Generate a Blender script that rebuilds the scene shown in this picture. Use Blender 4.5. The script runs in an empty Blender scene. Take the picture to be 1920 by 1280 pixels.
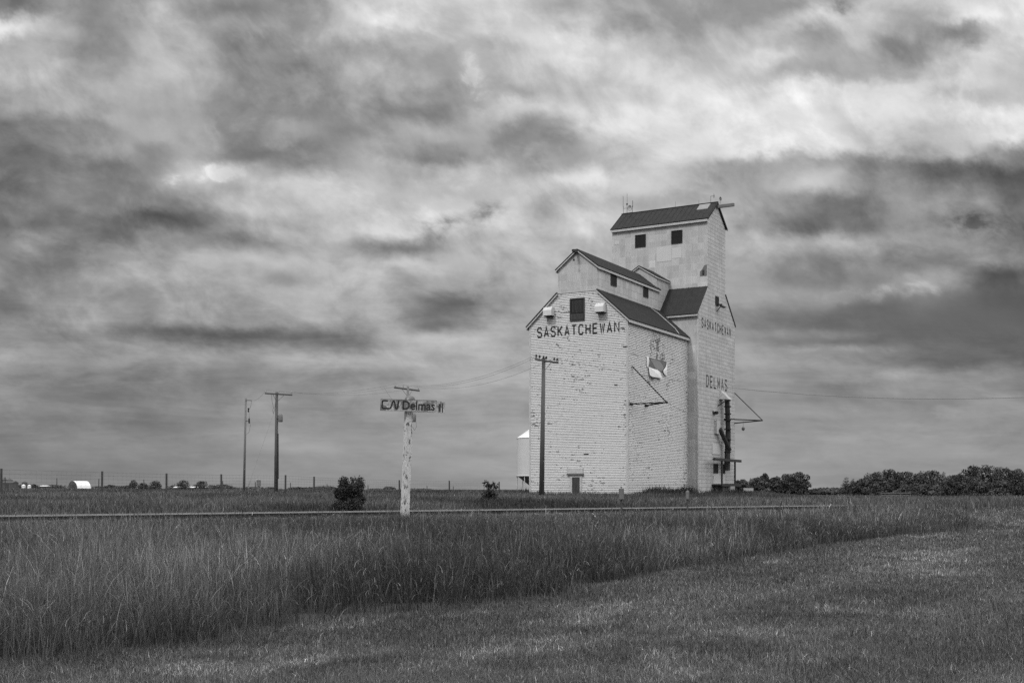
import bpy, math, random
import numpy as np
from mathutils import Vector, Matrix
random.seed(7); rng = np.random.default_rng(11)
R = math.radians
F, HZ, EYE = 2165.0, 917.0, 1.6          # lens in 1920-px units, horizon row, eye height

# ------------------------------------------------------------------ camera
sc = bpy.context.scene
col = sc.collection
cam = bpy.data.objects.new('camera', bpy.data.cameras.new('camera')); col.objects.link(cam)
cam.location = (0, 0, EYE); cam.rotation_euler = (R(90), 0, 0)
cam.data.sensor_width = 36.0; cam.data.lens = F / 1920 * 36.0
cam.data.shift_y = (HZ - 640) / 1920
cam.data.clip_start = .1; cam.data.clip_end = 9000
sc.camera = cam
sc.view_settings.view_transform = 'Standard'; sc.view_settings.look = 'None'
sc.view_settings.exposure = 0; sc.view_settings.gamma = 1
sc.render.engine = 'CYCLES'
sc.cycles.use_denoising = False; sc.cycles.max_bounces = 5; sc.cycles.diffuse_bounces = 3; sc.cycles.transparent_max_bounces = 6

# ------------------------------------------------------------------ node helper
class N:
    def __init__(s, tree): s.t = tree; s.n = tree.nodes; s.l = tree.links
    def new(s, ty, ins=None, **kw):
        n = s.n.new(ty)
        for k, v in kw.items(): setattr(n, k, v)
        for k, v in (ins or {}).items(): s.put(n.inputs[k], v)
        return n
    def put(s, sock, v):
        if hasattr(v, 'links') or isinstance(v, bpy.types.NodeSocket): s.l.new(v, sock)
        else: sock.default_value = v
    def m(s, op, a, b=0.0, c=0.0, clamp=False):
        n = s.new('ShaderNodeMath', {0: a, 1: b, 2: c}, operation=op); n.use_clamp = clamp; return n.outputs[0]
    def ss(s, x, a, b):
        n = s.new('ShaderNodeMapRange', {0: x, 1: a, 2: b, 3: 0.0, 4: 1.0}, interpolation_type='SMOOTHSTEP'); return n.outputs[0]
    def mix(s, f, a, b):
        n = s.new('ShaderNodeMix', data_type='FLOAT'); s.put(n.inputs[0], f); s.put(n.inputs[2], a); s.put(n.inputs[3], b); return n.outputs[0]
    def xyz(s, x, y, z):
        return s.new('ShaderNodeCombineXYZ', {0: x, 1: y, 2: z}).outputs[0]
    def noise(s, vec, scale=1.0, detail=3.0, rough=.5, dist=0.0):
        return s.new('ShaderNodeTexNoise', {'Vector': vec, 'Scale': scale, 'Detail': detail, 'Roughness': rough, 'Distortion': dist}).outputs[0]

# ------------------------------------------------------------------ world: cloudy sky, all grey as the photograph is black and white
SUN = Vector((-.55, -.60, 0)).normalized() * math.cos(R(50)) + Vector((0, 0, math.sin(R(50))))
world = bpy.data.worlds.new('World'); sc.world = world; world.use_nodes = True
w = N(world.node_tree); w.n.clear()
tc = w.new('ShaderNodeTexCoord').outputs['Generated']
sp = w.new('ShaderNodeSeparateXYZ', {0: tc}); dx, dy, dz = sp.outputs
hyp = w.m('SQRT', w.m('ADD', w.m('MULTIPLY', dx, dx), w.m('MULTIPLY', dy, dy)))
yy = w.m('MAXIMUM', w.m('MAXIMUM', dy, w.m('MULTIPLY', hyp, .7)), .02)
u0 = w.m('DIVIDE', dx, yy); v0 = w.m('DIVIDE', w.m('MAXIMUM', dz, 0.0), yy)
cz = w.m('ADD', w.m('MAXIMUM', dz, 0.0), .10)                      # flat cloud deck seen in perspective
cp = w.xyz(w.m('DIVIDE', dx, cz), w.m('DIVIDE', dy, cz), 0.0)
def n01(vec, sc_, det, ro, off=0.0, dist=0.0):
    v = w.new('ShaderNodeVectorMath', {0: vec, 1: (off, off * 1.7, off * .3)}, operation='ADD').outputs[0]
    return w.m('SUBTRACT', w.noise(v, sc_, det, ro, dist), .5)
uvw = w.xyz(w.m('ADD', u0, w.m('MULTIPLY', v0, .3)), w.m('MULTIPLY', w.m('POWER', v0, .55), 1.1), 0.0)
wa = n01(uvw, 5.0, 4, .55, 3.1); wb = n01(uvw, 5.0, 4, .55, 17.3)
wc = n01(uvw, 17.0, 5, .62, 31.0); wd = n01(uvw, 17.0, 5, .62, 47.0)
fall = w.m('ADD', w.m('MULTIPLY', v0, 2.2), .12, clamp=True)
u = w.m('ADD', u0, w.m('ADD', w.m('MULTIPLY', wa, .09), w.m('MULTIPLY', wc, .060)))
v = w.m('ADD', v0, w.m('MULTIPLY', w.m('ADD', w.m('MULTIPLY', wb, .06), w.m('MULTIPLY', wd, .050)), fall))
ROWS = {
 0: [122,136,120,161,160,170,156,187,200,216,213,183,161,176,171,175,180,194,199,203,227],
 35: [220,147,124,179,151,154,167,196,237,203,219,208,165,172,178,189,230,199,181,221,237],
 70: [153,159,123,169,178,173,160,196,189,195,222,233,205,183,211,200,176,198,160,130,231],
 105: [170,150,127,159,180,131,150,150,165,165,186,217,195,207,198,204,171,173,143,212,201],
 140: [188,174,142,175,169,130,121,170,174,158,184,188,193,215,214,184,170,165,174,211,192],
 175: [160,173,170,155,159,131,133,162,152,133,158,180,178,202,228,226,235,211,208,186,205],
 210: [149,177,161,147,149,136,147,144,123,130,206,193,208,212,208,244,255,223,214,214,243],
 245: [120,134,129,158,154,141,175,143,154,165,153,168,211,200,217,230,255,226,189,182,218],
 280: [108,121,146,126,154,127,128,177,138,156,169,130,185,208,206,240,249,244,167,180,98],
 310: [118,118,123,122,183,168,121,186,178,203,194,149,173,213,157,165,182,162,114,96,60],
 350: [95,129,132,145,180,180,191,211,204,212,217,211,221,211,158,161,189,143,136,126,69],
 385: [112,138,135,145,146,190,180,198,203,231,220,176,203,182,157,160,122,98,157,135,91],
 420: [110,118,105,80,115,155,157,199,211,220,227,192,218,208,178,135,109,121,137,155,89],
 455: [153,146,100,129,149,114,141,163,107,164,192,176,184,194,179,184,183,169,142,134,92],
 490: [158,130,125,142,171,159,163,168,190,182,180,185,191,190,170,153,145,127,105,138,117],
 525: [148,147,165,166,163,159,128,184,159,154,171,169,174,170,149,144,124,114,142,60,94],
 560: [136,166,144,154,159,160,163,155,157,106,135,156,158,160,140,141,124,95,110,86,84],
 600: [132,143,169,142,156,157,164,141,163,117,158,151,141,122,114,112,99,97,97,94,90],
 630: [137,128,150,98,91,88,110,115,158,170,153,150,142,139,122,121,111,93,90,95,94],
 670: [155,136,144,155,153,149,156,159,169,154,176,170,149,143,135,139,136,114,88,83,88],
 710: [126,123,121,130,130,147,143,145,146,158,168,171,144,146,132,135,128,156,154,151,134],
 780: [130,129,120,125,125,142,143,146,149,155,150,151,156,161,146,138,138,148,134,138,134],
 870: [130,124,130,134,137,143,146,141,142,144,155,156,151,155,154,151,148,140,138,144,145]}
prev = None; keys = sorted(ROWS)[::-1]
for i, k in enumerate(keys):
    fac = w.m('ADD', w.m('MULTIPLY', u, F / 1920), .5, clamp=True)
    cr = w.new('ShaderNodeValToRGB', {0: fac}); r = cr.color_ramp; r.interpolation = 'CARDINAL'
    for j, g in enumerate(ROWS[k]):
        e = r.elements[j] if j < 2 else r.elements.new(j / 20)
        e.position = j / 20
    for j, g in enumerate(ROWS[k]):
        g = g / 255; r.elements[j].color = (g, g, g, 1)
    val = w.m('MULTIPLY', cr.outputs[0], 1.0)
    if prev is None: prev = val
    else:
        va, vb = (HZ - keys[i - 1]) / F, (HZ - k) / F
        prev = w.mix(w.ss(v, va, vb), prev, val)
# fine cloud structure
d1 = n01(cp, 1.9, 8, .60, 5.0, .35); d2 = n01(cp, 7.0, 7, .66, 9.0, .5); d4 = n01(cp, 20.0, 5, .62, 13.0, .3)
s_ = w.xyz(w.m('MULTIPLY', u0, 4.0), w.m('MULTIPLY', v0, 34.0), 0.0); d3 = n01(s_, 1.0, 8, .66, 21.0, .4)
uvc = w.xyz(w.m('ADD', w.m('MULTIPLY', u0, 1.0), w.m('MULTIPLY', v0, .35)), w.m('MULTIPLY', w.m('POWER', v0, .55), 1.15), 0.0)
def billow(sc_, off, lo, hi, dist):
    return w.m('SUBTRACT', w.ss(w.m('ADD', n01(uvc, sc_, 8, .60, off, dist * .5), .5), lo, hi), .5)
b1 = billow(6.5, 2.0, .30, .70, .4); b2 = billow(13.0, 23.0, .37, .62, .6); b3 = n01(uvc, 34.0, 6, .62, 71.0, .5)
gapx = w.m('DIVIDE', w.m('SUBTRACT', u0, .40), .19); gapy = w.m('DIVIDE', w.m('SUBTRACT', v0, .150), .030)
gap = w.m('POWER', 2.718, w.m('MULTIPLY', w.m('ADD', w.m('MULTIPLY', gapx, gapx), w.m('MULTIPLY', gapy, gapy)), -1.0))
bil = w.m('ADD', w.m('MULTIPLY', b1, .12), w.m('ADD', w.m('MULTIPLY', b2, .12), w.m('MULTIPLY', b3, .12)))
bil = w.m('MULTIPLY', bil, w.mix(w.ss(v0, .02, .16), .32, 1.0))
det = w.m('ADD', w.m('MULTIPLY', w.m('ADD', w.m('MULTIPLY', d1, .06), w.m('ADD', w.m('MULTIPLY', d2, .03), w.m('MULTIPLY', d4, .0))), w.ss(v0, .03, .16)), w.m('MULTIPLY', d3, w.m('MULTIPLY', w.mix(w.ss(v0, .0, .06), .05, .30), w.mix(w.ss(v0, .10, .22), 1.0, .2))))
lum = w.m('ADD', prev, w.m('MULTIPLY', w.m('ADD', det, bil), w.m('SUBTRACT', 1.0, w.m('MULTIPLY', gap, .85))))
# wisps: (px, py, half-width, half-height, gain), local puffs of light or dark cloud with torn edges
for (px, py, sx, sy, g) in [(885,150,24,34,.13),(920,190,30,18,.08),(800,238,38,16,.10),(335,318,46,16,.10),(440,318,80,12,.10),(395,252,18,22,.07),(240,245,44,20,.07),
        (828,425,22,15,-.15),(912,402,20,16,-.15),(625,553,14,8,.09),(1860,415,50,14,-.13),(1590,8,18,12,-.12),(1465,112,70,13,.09),
        (1720,535,85,12,.10),(1560,548,90,10,.06),(1620,655,130,6,.07),(1480,625,100,6,.05),(1770,778,40,8,.05),(460,490,60,18,.06),
        (1140,178,26,10,.08),(1515,345,55,13,.06),(900,625,70,8,.05)]:
    a = w.m('DIVIDE', w.m('SUBTRACT', u, (px - 960) / F), sx / F * 1.9)
    b = w.m('DIVIDE', w.m('SUBTRACT', v, (HZ - py) / F), sy / F * 1.9)
    q = w.m('ADD', w.m('MULTIPLY', a, a), w.m('MULTIPLY', b, b))
    q = w.m('ADD', q, w.m('ADD', w.m('MULTIPLY', b2, .9), w.m('MULTIPLY', b3, 3.0)))
    e = w.m('MULTIPLY', w.m('POWER', 2.718, w.m('MULTIPLY', w.m('MAXIMUM', q, -.3), -1.6)), g)
    lum = w.m('ADD', lum, e)
lum = w.m('POWER', w.m('MAXIMUM', lum, .05), 2.2)
# thin cloud round hidden sun; unseen sky overhead and beside brightened to light walls
glow = w.m('ADD', w.m('MULTIPLY', dx, SUN.x), w.m('ADD', w.m('MULTIPLY', dy, SUN.y), w.m('MULTIPLY', dz, SUN.z)))
up = w.m('MULTIPLY', w.ss(v0, .5, 1.3), SKYUP := 1.25)
side = w.m('MULTIPLY', w.m('SUBTRACT', 1.0, w.ss(w.m('DIVIDE', dy, w.m('MAXIMUM', hyp, .01)), .45, .80)), w.mix(w.ss(dx, -.2, .5), .9, 1.15))
lum = w.m('MULTIPLY', lum, w.m('ADD', 1.0, w.m('ADD', w.m('ADD', up, side), w.m('MULTIPLY', w.ss(glow, .6, 1.0), 1.2))))
sky = w.new('ShaderNodeTexSky', sky_type='NISHITA'); sky.sun_disc = False
sky.sun_elevation = R(50); sky.sun_rotation = math.atan2(SUN.x, SUN.y)
bw = w.new('ShaderNodeRGBToBW', {0: sky.outputs[0]}).outputs[0]
out = w.m('ADD', w.m('MULTIPLY', lum, 10.0 * .94), w.m('MULTIPLY', bw, .06))
bg = w.new('ShaderNodeBackground', {'Color': w.xyz(out, out, out), 'Strength': .1})
wo = w.new('ShaderNodeOutputWorld'); w.l.new(bg.outputs[0], wo.inputs[0])
world.cycles.sampling_method = 'MANUAL'; world.cycles.sample_map_resolution = 512

sun = bpy.data.objects.new('sun', bpy.data.lights.new('sun', 'SUN')); col.objects.link(sun)
sun.data.energy = 2.15; sun.data.angle = R(11); sun.data.color = (1, 1, 1)
sun.rotation_euler = SUN.to_track_quat('Z', 'Y').to_euler(); sun.location = (0, 0, 60)

# ------------------------------------------------------------------ materials
def mat(name, g, rough=.85, var=.25, scale=3.0, stretch=(1, 1, 1), spec=.3, attr=False, metal=0.0, stain=None, trans=0):
    m = bpy.data.materials.new(name); m.use_nodes = True; n = N(m.node_tree)
    b = n.n['Principled BSDF']; b.inputs['Roughness'].default_value = rough
    b.inputs['Specular IOR Level'].default_value = spec; b.inputs['Metallic'].default_value = metal
    t = n.new('ShaderNodeTexCoord').outputs['Object']
    vec = n.new('ShaderNodeVectorMath', {0: t, 1: stretch}, operation='MULTIPLY').outputs[0]
    k = n.mix(n.noise(vec, scale, 5, .6), g * (1 - var * 1.6), g * (1 + var * 1.6))
    if attr:
        a = n.new('ShaderNodeAttribute', attribute_name='tone').outputs['Fac']
        k = n.m('MULTIPLY', k, a)
    if stain:
        f = n.ss(n.noise(vec, scale * stain[1], 6, .65), stain[2], stain[2] + .06)
        k = n.mix(f, k, stain[0])
    n.put(b.inputs['Base Color'], n.xyz(k, k, k))
    if trans:
        tr = n.new('ShaderNodeBsdfTranslucent', {0: n.xyz(k, k, k)})
        mx = n.new('ShaderNodeMixShader', {0: trans, 1: b.outputs[0], 2: tr.outputs[0]})
        n.l.new(mx.outputs[0], n.n['Material Output'].inputs[0])
    return m

def mat_board():
    m = bpy.data.materials.new('painted_clapboard'); m.use_nodes = True; n = N(m.node_tree)
    b = n.n['Principled BSDF']; b.inputs['Roughness'].default_value = .8; b.inputs['Specular IOR Level'].default_value = .25
    s = n.new('ShaderNodeSeparateXYZ', {0: n.new('ShaderNodeTexCoord').outputs['Object']}); x, y, z = s.outputs
    uu = n.m('ADD', x, y); bi = n.m('FLOOR', n.m('DIVIDE', z, .14))
    # streaks of bare wood along single boards
    n1 = n.noise(n.xyz(n.m('MULTIPLY', uu, 1.3), n.m('MULTIPLY', bi, 5.37), 0.0), 1.0, 4, .65)
    n2 = n.noise(n.xyz(n.m('MULTIPLY', uu, 4.0), n.m('MULTIPLY', bi, 3.1), n.m('MULTIPLY', z, 3.0)), 1.0, 3, .6)
    reg = n.noise(n.xyz(n.m('MULTIPLY', uu, .25), n.m('MULTIPLY', z, .22), 0.0), 1.0, 3, .55)
    side = n.m('GREATER_THAN', y, .35)
    a_ = n.m('DIVIDE', n.m('SUBTRACT', y, 7.3), 4.2); c_ = n.m('DIVIDE', n.m('SUBTRACT', z, 12.6), 2.6)
    sm = n.m('SUBTRACT', 1.0, n.ss(n.m('ADD', n.m('MULTIPLY', a_, a_), n.m('MULTIPLY', c_, c_)), .3, 1.3))
    # columns of wear left by the lettering that once stood on the side wall
    colm = n.noise(n.xyz(n.m('MULTIPLY', y, 1.5), n.m('MULTIPLY', z, .5), 4.0), 1.0, 2, .5)
    extra = n.m('MULTIPLY', n.m('MULTIPLY', sm, side), n.m('MULTIPLY', n.ss(colm, .45, .62), .12))
    corner = n.m('MULTIPLY', n.m('SUBTRACT', 1.0, side), n.m('MULTIPLY', n.ss(x, -.9, -.1), .035))
    score = n.m('ADD', n.m('ADD', n.m('MULTIPLY', n1, .5), n.m('MULTIPLY', n2, .5)), n.m('ADD', n.m('MULTIPLY', n.m('SUBTRACT', reg, .5), .42), n.m('ADD', extra, corner)))
    fr = n.m('FRACT', n.m('DIVIDE', z, .14)); score = n.m('ADD', score, n.m('MULTIPLY', n.m('SUBTRACT', .42, fr), .13))
    score = n.m('ADD', score, n.m('MULTIPLY', side, .006))
    peel = n.ss(score, .592, .632)
    n3 = n.noise(n.xyz(n.m('MULTIPLY', uu, 2.5), n.m('MULTIPLY', bi, 8.8), 3.0), 1.0, 4, .6)
    tone = n.mix(n3, .40, .58)
    tone = n.m('MULTIPLY', tone, n.mix(reg, .88, 1.12))
    base = n.m('MULTIPLY', n.ss(z, .9, 3.2), .10)
    tone = n.m('MULTIPLY', tone, n.m('ADD', .92, base))
    bare = n.mix(n.noise(n.xyz(n.m('MULTIPLY', uu, 3.0), n.m('MULTIPLY', z, 40.0), 0.0), 1.0, 3), .05, .22)
    k = n.mix(peel, tone, bare)
    n.put(b.inputs['Base Color'], n.xyz(k, k, k))
    return m

def mat_panel(name, bw_, bh, line, lo, hi, mort, patch=.0):
    m = bpy.data.materials.new(name); m.use_nodes = True; n = N(m.node_tree)
    b = n.n['Principled BSDF']; b.inputs['Roughness'].default_value = .62; b.inputs['Specular IOR Level'].default_value = .3
    s = n.new('ShaderNodeSeparateXYZ', {0: n.new('ShaderNodeTexCoord').outputs['Object']}); x, y, z = s.outputs
    uu = n.m('ADD', x, y)
    vec = n.xyz(uu, z, 0.0)
    br = n.new('ShaderNodeTexBrick', {'Vector': vec, 'Color1': (lo, lo, lo, 1), 'Color2': (hi, hi, hi, 1), 'Mortar': (line, line, line, 1), 'Scale': 1.0,
                                      'Mortar Size': mort, 'Mortar Smooth': .3, 'Bias': -.1, 'Brick Width': bw_, 'Row Height': bh})
    br.offset = .5 if bw_ > bh * 1.5 else 0.0
    k = n.new('ShaderNodeRGBToBW', {0: br.outputs[0]}).outputs[0]
    # pressed ribs in the tin: fine vertical ripple that catches dirt, plus streaks run down by rain
    rib = n.noise(n.xyz(n.m('MULTIPLY', uu, 14.0), n.m('MULTIPLY', z, 3.0), 0.0), 1.0, 2, .5)
    streak = n.noise(n.xyz(n.m('MULTIPLY', uu, 2.2), n.m('MULTIPLY', z, .18), 7.0), 1.0, 5, .65)
    big = n.noise(n.xyz(n.m('MULTIPLY', uu, .5), n.m('MULTIPLY', z, .45), 2.0), 1.0, 3, .5)
    k = n.m('MULTIPLY', k, n.mix(rib, .84, 1.16)); k = n.m('MULTIPLY', k, n.mix(streak, .72, 1.28)); k = n.m('MULTIPLY', k, n.mix(big, .80, 1.2))
    if patch:
        # newer, lighter sheet panels, each following the panel grid
        gx = n.m('FLOOR', n.m('DIVIDE', uu, bw_ * 2)); gz = n.m('FLOOR', n.m('DIVIDE', z, bh * 1.0))
        wn = n.new('ShaderNodeTexWhiteNoise', {0: n.xyz(gx, gz, 0.0)}, noise_dimensions='3D').outputs[0]
        k = n.m('MULTIPLY', k, n.mix(n.m('GREATER_THAN', wn, 1 - patch), 1.0, 1.16))
    bmp = n.new('ShaderNodeBump', {'Height': n.m('ADD', rib, n.m('MULTIPLY', br.outputs[1], -1.0)), 'Strength': .25, 'Distance': .02})
    n.l.new(bmp.outputs[0], b.inputs['Normal'])
    n.put(b.inputs['Base Color'], n.xyz(k, k, k))
    return m

M = dict(
 board=mat_board(),
 tin_front=mat_panel('pressed_tin_front', .62, .62, .46, .34, .42, .012, .10),
 tin_side=mat_panel('pressed_tin_side', 1.24, .36, .13, .37, .43, .016),
 tin_annex=mat_panel('pressed_tin_annex', .62, .62, .18, .36, .43, .012),
 trim=mat('weathered_white_trim', .40, .8, .25, 4, stain=(.15, 3, .62)),
 patchp=mat('newer_tin_panel', .46, .6, .05, 2),
 roof=mat('asphalt_shingle', .027, .95, .3, 2.5, spec=.08),
 roofm=mat('dark_ribbed_metal', .027, .75, .3, 1.5, spec=.12),
 dark=mat('dark_opening', .012, .9, .3, 4),
 louver=mat('dark_louver_wood', .045, .9, .5, 6, (1, 1, .3)),
 black=mat('black_paint', .012, .7, .3, 5),
 sblack=mat('faded_black_paint', .03, .8, .4, 8, stain=(.16, 1.6, .72)),
 groove_shade=mat('groove_shade_wood', .10, .95, .3, 5),  # dark colour paints in the shade lines between boards, besides bare dirty wood
 remn=mat('faded_sign_paint', .22, .8, .2, 5),
 steel=mat('dull_steel', .12, .6, .3, 5),
 rust=mat('dark_rusted_steel', .03, .8, .4, 5),
 hood=mat('white_vent_metal', .52, .5, .08, 3),
 cloth=mat('torn_white_sheet', .68, .8, .08, 3),
 oldwood=mat('grey_bare_wood', .13, .9, .4, 4, (1, 1, 6)),
 pole=mat('weathered_pole_wood', .075, .9, .4, 5, (6, 6, .4)),
 pole2=mat('pale_pole_wood', .13, .9, .3, 5, (6, 6, .4)),
 postw=mat('peeling_white_post', .44, .9, .3, 4, (2.5, 2.5, 1.2), stain=(.10, 1.2, .545)),
 signw=mat('rusted_white_sign', .30, .8, .5, 5, (1, 1, 1), stain=(.125, .7, .50)),
 glass=mat('porcelain', .25, .3, .1, 5, spec=.6),
 wire=mat('aluminium_wire', .15, .6, .1, 5),
 fence=mat('fence_post_wood', .05, .9, .4, 5),
 mesh=mat('galvanised_wire', .16, .6, .1, 5),
 railtop=mat('worn_rail', .24, .45, .15, 3, spec=.6),
 railweb=mat('rusty_rail_web', .03, .9, .3, 3),
 tie=mat('creosoted_tie', .035, .95, .4, 4),
 gravel=mat('ballast_stone', .05, .95, .7, 9),
 stone=mat('pale_stone', .13, .95, .8, 9),
 soil=mat('turf_soil', .040, .95, .5, 1.4),
 grass=mat('grass_blade', .069, .7, .12, .5, attr=True, spec=.25, trans=.25),
 lawn=mat('lawn_blade', .110, .75, .12, .5, attr=True, spec=.2, trans=.2),
 leaf=mat('leaf', .042, .8, .2, .5, attr=True, spec=.2, trans=.2),
 leafd=mat('far_leaf', .050, .9, .2, .2, attr=True, spec=.1),
 bark=mat('bark', .05, .95, .3, 5),
 bin=mat('white_bin_steel', .52, .5, .04, 1),
 white=mat('white_sheet_metal', .66, .5, .04, 1),
 binsh=mat('bin_hopper_steel', .16, .6, .1, 1),
 farm=mat('grey_farm_board', .07, .9, .2, 1),
)

# ------------------------------------------------------------------ mesh builder
class MB:
    def __init__(s): s.v = []; s.f = []
    def poly(s, pts): i = len(s.v); s.v += [tuple(p) for p in pts]; s.f.append(list(range(i, i + len(pts)))); return s
    def hexa(s, p):     # 8 points: bottom ring 0-3, top ring 4-7
        i = len(s.v); s.v += [tuple(q) for q in p]
        for f in ((0,3,2,1),(4,5,6,7),(0,1,5,4),(1,2,6,5),(2,3,7,6),(3,0,4,7)): s.f.append([i + k for k in f])
        return s
    def box(s, x0, x1, y0, y1, z0, z1):
        return s.hexa([(x0,y0,z0),(x1,y0,z0),(x1,y1,z0),(x0,y1,z0),(x0,y0,z1),(x1,y0,z1),(x1,y1,z1),(x0,y1,z1)])
    def tube(s, a, b, r0, r1=None, n=8, cap=True):
        a, b = Vector(a), Vector(b); r1 = r0 if r1 is None else r1
        d = (b - a).normalized(); e = d.orthogonal().normalized(); g = d.cross(e); i = len(s.v)
        for p, r in ((a, r0), (b, r1)):
            for k in range(n):
                t = 2 * math.pi * k / n; s.v.append(tuple(p + e * (r * math.cos(t)) + g * (r * math.sin(t))))
        for k in range(n): s.f.append([i + k, i + (k + 1) % n, i + n + (k + 1) % n, i + n + k])
        if cap: s.f.append([i + k for k in range(n)][::-1]); s.f.append([i + n + k for k in range(n)])
        return s
    def bar(s, a, b, w, h, up=(0, 0, 1)):   # rectangular bar
        a, b = Vector(a), Vector(b); d = (b - a).normalized(); up = Vector(up)
        sx = d.cross(up).normalized() * (w / 2); sz = sx.cross(d).normalized() * (h / 2)
        return s.hexa([a - sx - sz, a + sx - sz, b + sx - sz, b - sx - sz, a - sx + sz, a + sx + sz, b + sx + sz, b - sx + sz])
    def lathe(s, c, prof, n=12, axis=(0, 0, 1)):
        c = Vector(c); d = Vector(axis).normalized(); e = d.orthogonal().normalized(); g = d.cross(e); i = len(s.v)
        for r, h in prof:
            for k in range(n):
                t = 2 * math.pi * k / n; s.v.append(tuple(c + d * h + e * (r * math.cos(t)) + g * (r * math.sin(t))))
        for j in range(len(prof) - 1):
            for k in range(n):
                s.f.append([i + j*n + k, i + j*n + (k+1) % n, i + (j+1)*n + (k+1) % n, i + (j+1)*n + k])
        return s
    def prism(s, pts, off):                 # polygon extruded by vector off
        off = Vector(off); a = [Vector(p) for p in pts]; b = [p + off for p in a]; i = len(s.v); n = len(a)
        s.v += [tuple(p) for p in a + b]
        s.f.append(list(range(i, i + n))[::-1]); s.f.append(list(range(i + n, i + 2 * n)))
        for k in range(n): s.f.append([i + k, i + (k+1) % n, i + n + (k+1) % n, i + n + k])
        return s
    def build(s, name, m, parent=None, smooth=False):
        me = bpy.data.meshes.new(name); me.from_pydata(s.v, [], s.f); me.validate(); me.materials.append(m)
        if smooth: me.shade_smooth()
        o = bpy.data.objects.new(name, me); col.objects.link(o)
        if parent: o.parent = parent
        return o

def tag(o, label=None, cat=None, group=None, kind=None):
    for k, v in (('label', label), ('category', cat), ('group', group), ('kind', kind)):
        if v: o[k] = v
    return o
def empty(name, loc, rz, label, cat, group=None):
    o = bpy.data.objects.new(name, None); o.location = loc; o.rotation_euler = (0, 0, rz); o.empty_display_size = .3
    col.objects.link(o); return tag(o, label, cat, group)
def np_mesh(name, V, nq, m, tone=None, tri=False):
    """quads from a flat vertex array, four consecutive vertices each, or an explicit index array"""
    me = bpy.data.meshes.new(name); k = nq.shape[1]
    me.vertices.add(len(V)); me.vertices.foreach_set('co', V.astype(np.float32).ravel())
    me.loops.add(nq.size); me.loops.foreach_set('vertex_index', nq.astype(np.int32).ravel())
    me.polygons.add(len(nq)); me.polygons.foreach_set('loop_start', np.arange(0, nq.size, k, dtype=np.int32))
    me.update(calc_edges=True)
    if tone is not None:
        a = me.attributes.new('tone', 'FLOAT', 'POINT'); a.data.foreach_set('value', tone.astype(np.float32))
    me.materials.append(m); o = bpy.data.objects.new(name, me); col.objects.link(o); return o
def at(px, py, Y): return Vector(((px - 960) / F * Y, Y, EYE + (HZ - py) / F * Y))

# ------------------------------------------------------------------ terrain
T0 = np.array([-17.2, 38.9]); TD = np.array([.8155, .5786]); TN = np.array([-.5786, .8155])
def sst(x, a, b):
    t = np.clip((x - a) / (b - a), 0, 1); return t * t * (3 - 2 * t)
def hash2(i, j, s):
    h = np.sin(i * 127.1 + j * 311.7 + s * 74.7) * 43758.5453; return h - np.floor(h)
def vnoise(x, y, s=0):
    i, j = np.floor(x), np.floor(y); fx, fy = x - i, y - j; fx = fx*fx*(3-2*fx); fy = fy*fy*(3-2*fy)
    return (hash2(i,j,s)*(1-fx)+hash2(i+1,j,s)*fx)*(1-fy)+(hash2(i,j+1,s)*(1-fx)+hash2(i+1,j+1,s)*fx)*fy
def fbm(x, y, s=0, o=4):
    r = 0; a = .5; t = 0
    for k in range(o): r = r + a * vnoise(x * 2**k, y * 2**k, s + k); t += a; a *= .5
    return r / t
def qdist(X, Y): return (X - T0[0]) * TN[0] + (Y - T0[1]) * TN[1]
def sdist(X, Y): return (X - T0[0]) * TD[0] + (Y - T0[1]) * TD[1]
def tz(X, Y):
    X = np.asarray(X, float); Y = np.asarray(Y, float)
    q = qdist(X, Y); az = X / np.maximum(np.hypot(X, Y), 1)
    z = np.interp(q, [-200, -14, -9, -4, -2.3, -1.7, 1.7, 2.4, 5, 30, 60, 90], [0, 0, -.05, .22, .40, .47, .47, .50, .72, .95, 1.05, 1.1])
    far = np.interp(az, [-.5, -.2, .05, .17, .3], [1.45, 1.30, 1.05, .30, .10])
    d = np.hypot(X, Y); z = z + (far - 1.05) * sst(q, 40, 190) * (Y > 0)
    rise = .40 * sst(Y, 32, 56) * sst(X, 12, 19) * (1 - sst(q, -2, 6))
    z = np.maximum(z, z * (1 - sst(q, -6, -2)) + rise * (1 - sst(q, -3, -1.8)))
    z = z + (np.minimum(z, 1.6 - .0062 * d - .28) - z) * sst(az, .205, .25) * (d < 600) * sst(d, 72, 100)
    return z + .05 * (fbm(X * .35, Y * .35, 5, 3) - .5) * sst(np.abs(q), 2.5, 4)
def ground_hit(px, py):
    lo, hi = 3.0, 400.0; k = (px - 960) / F; s = (HZ - py) / F
    Ys = np.linspace(4, 300, 6000); zz = EYE + s * Ys; g = tz(k * Ys, Ys)
    i = np.argmax(zz <= g) if np.any(zz <= g) else 5999
    return k * Ys[i], Ys[i]

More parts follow.
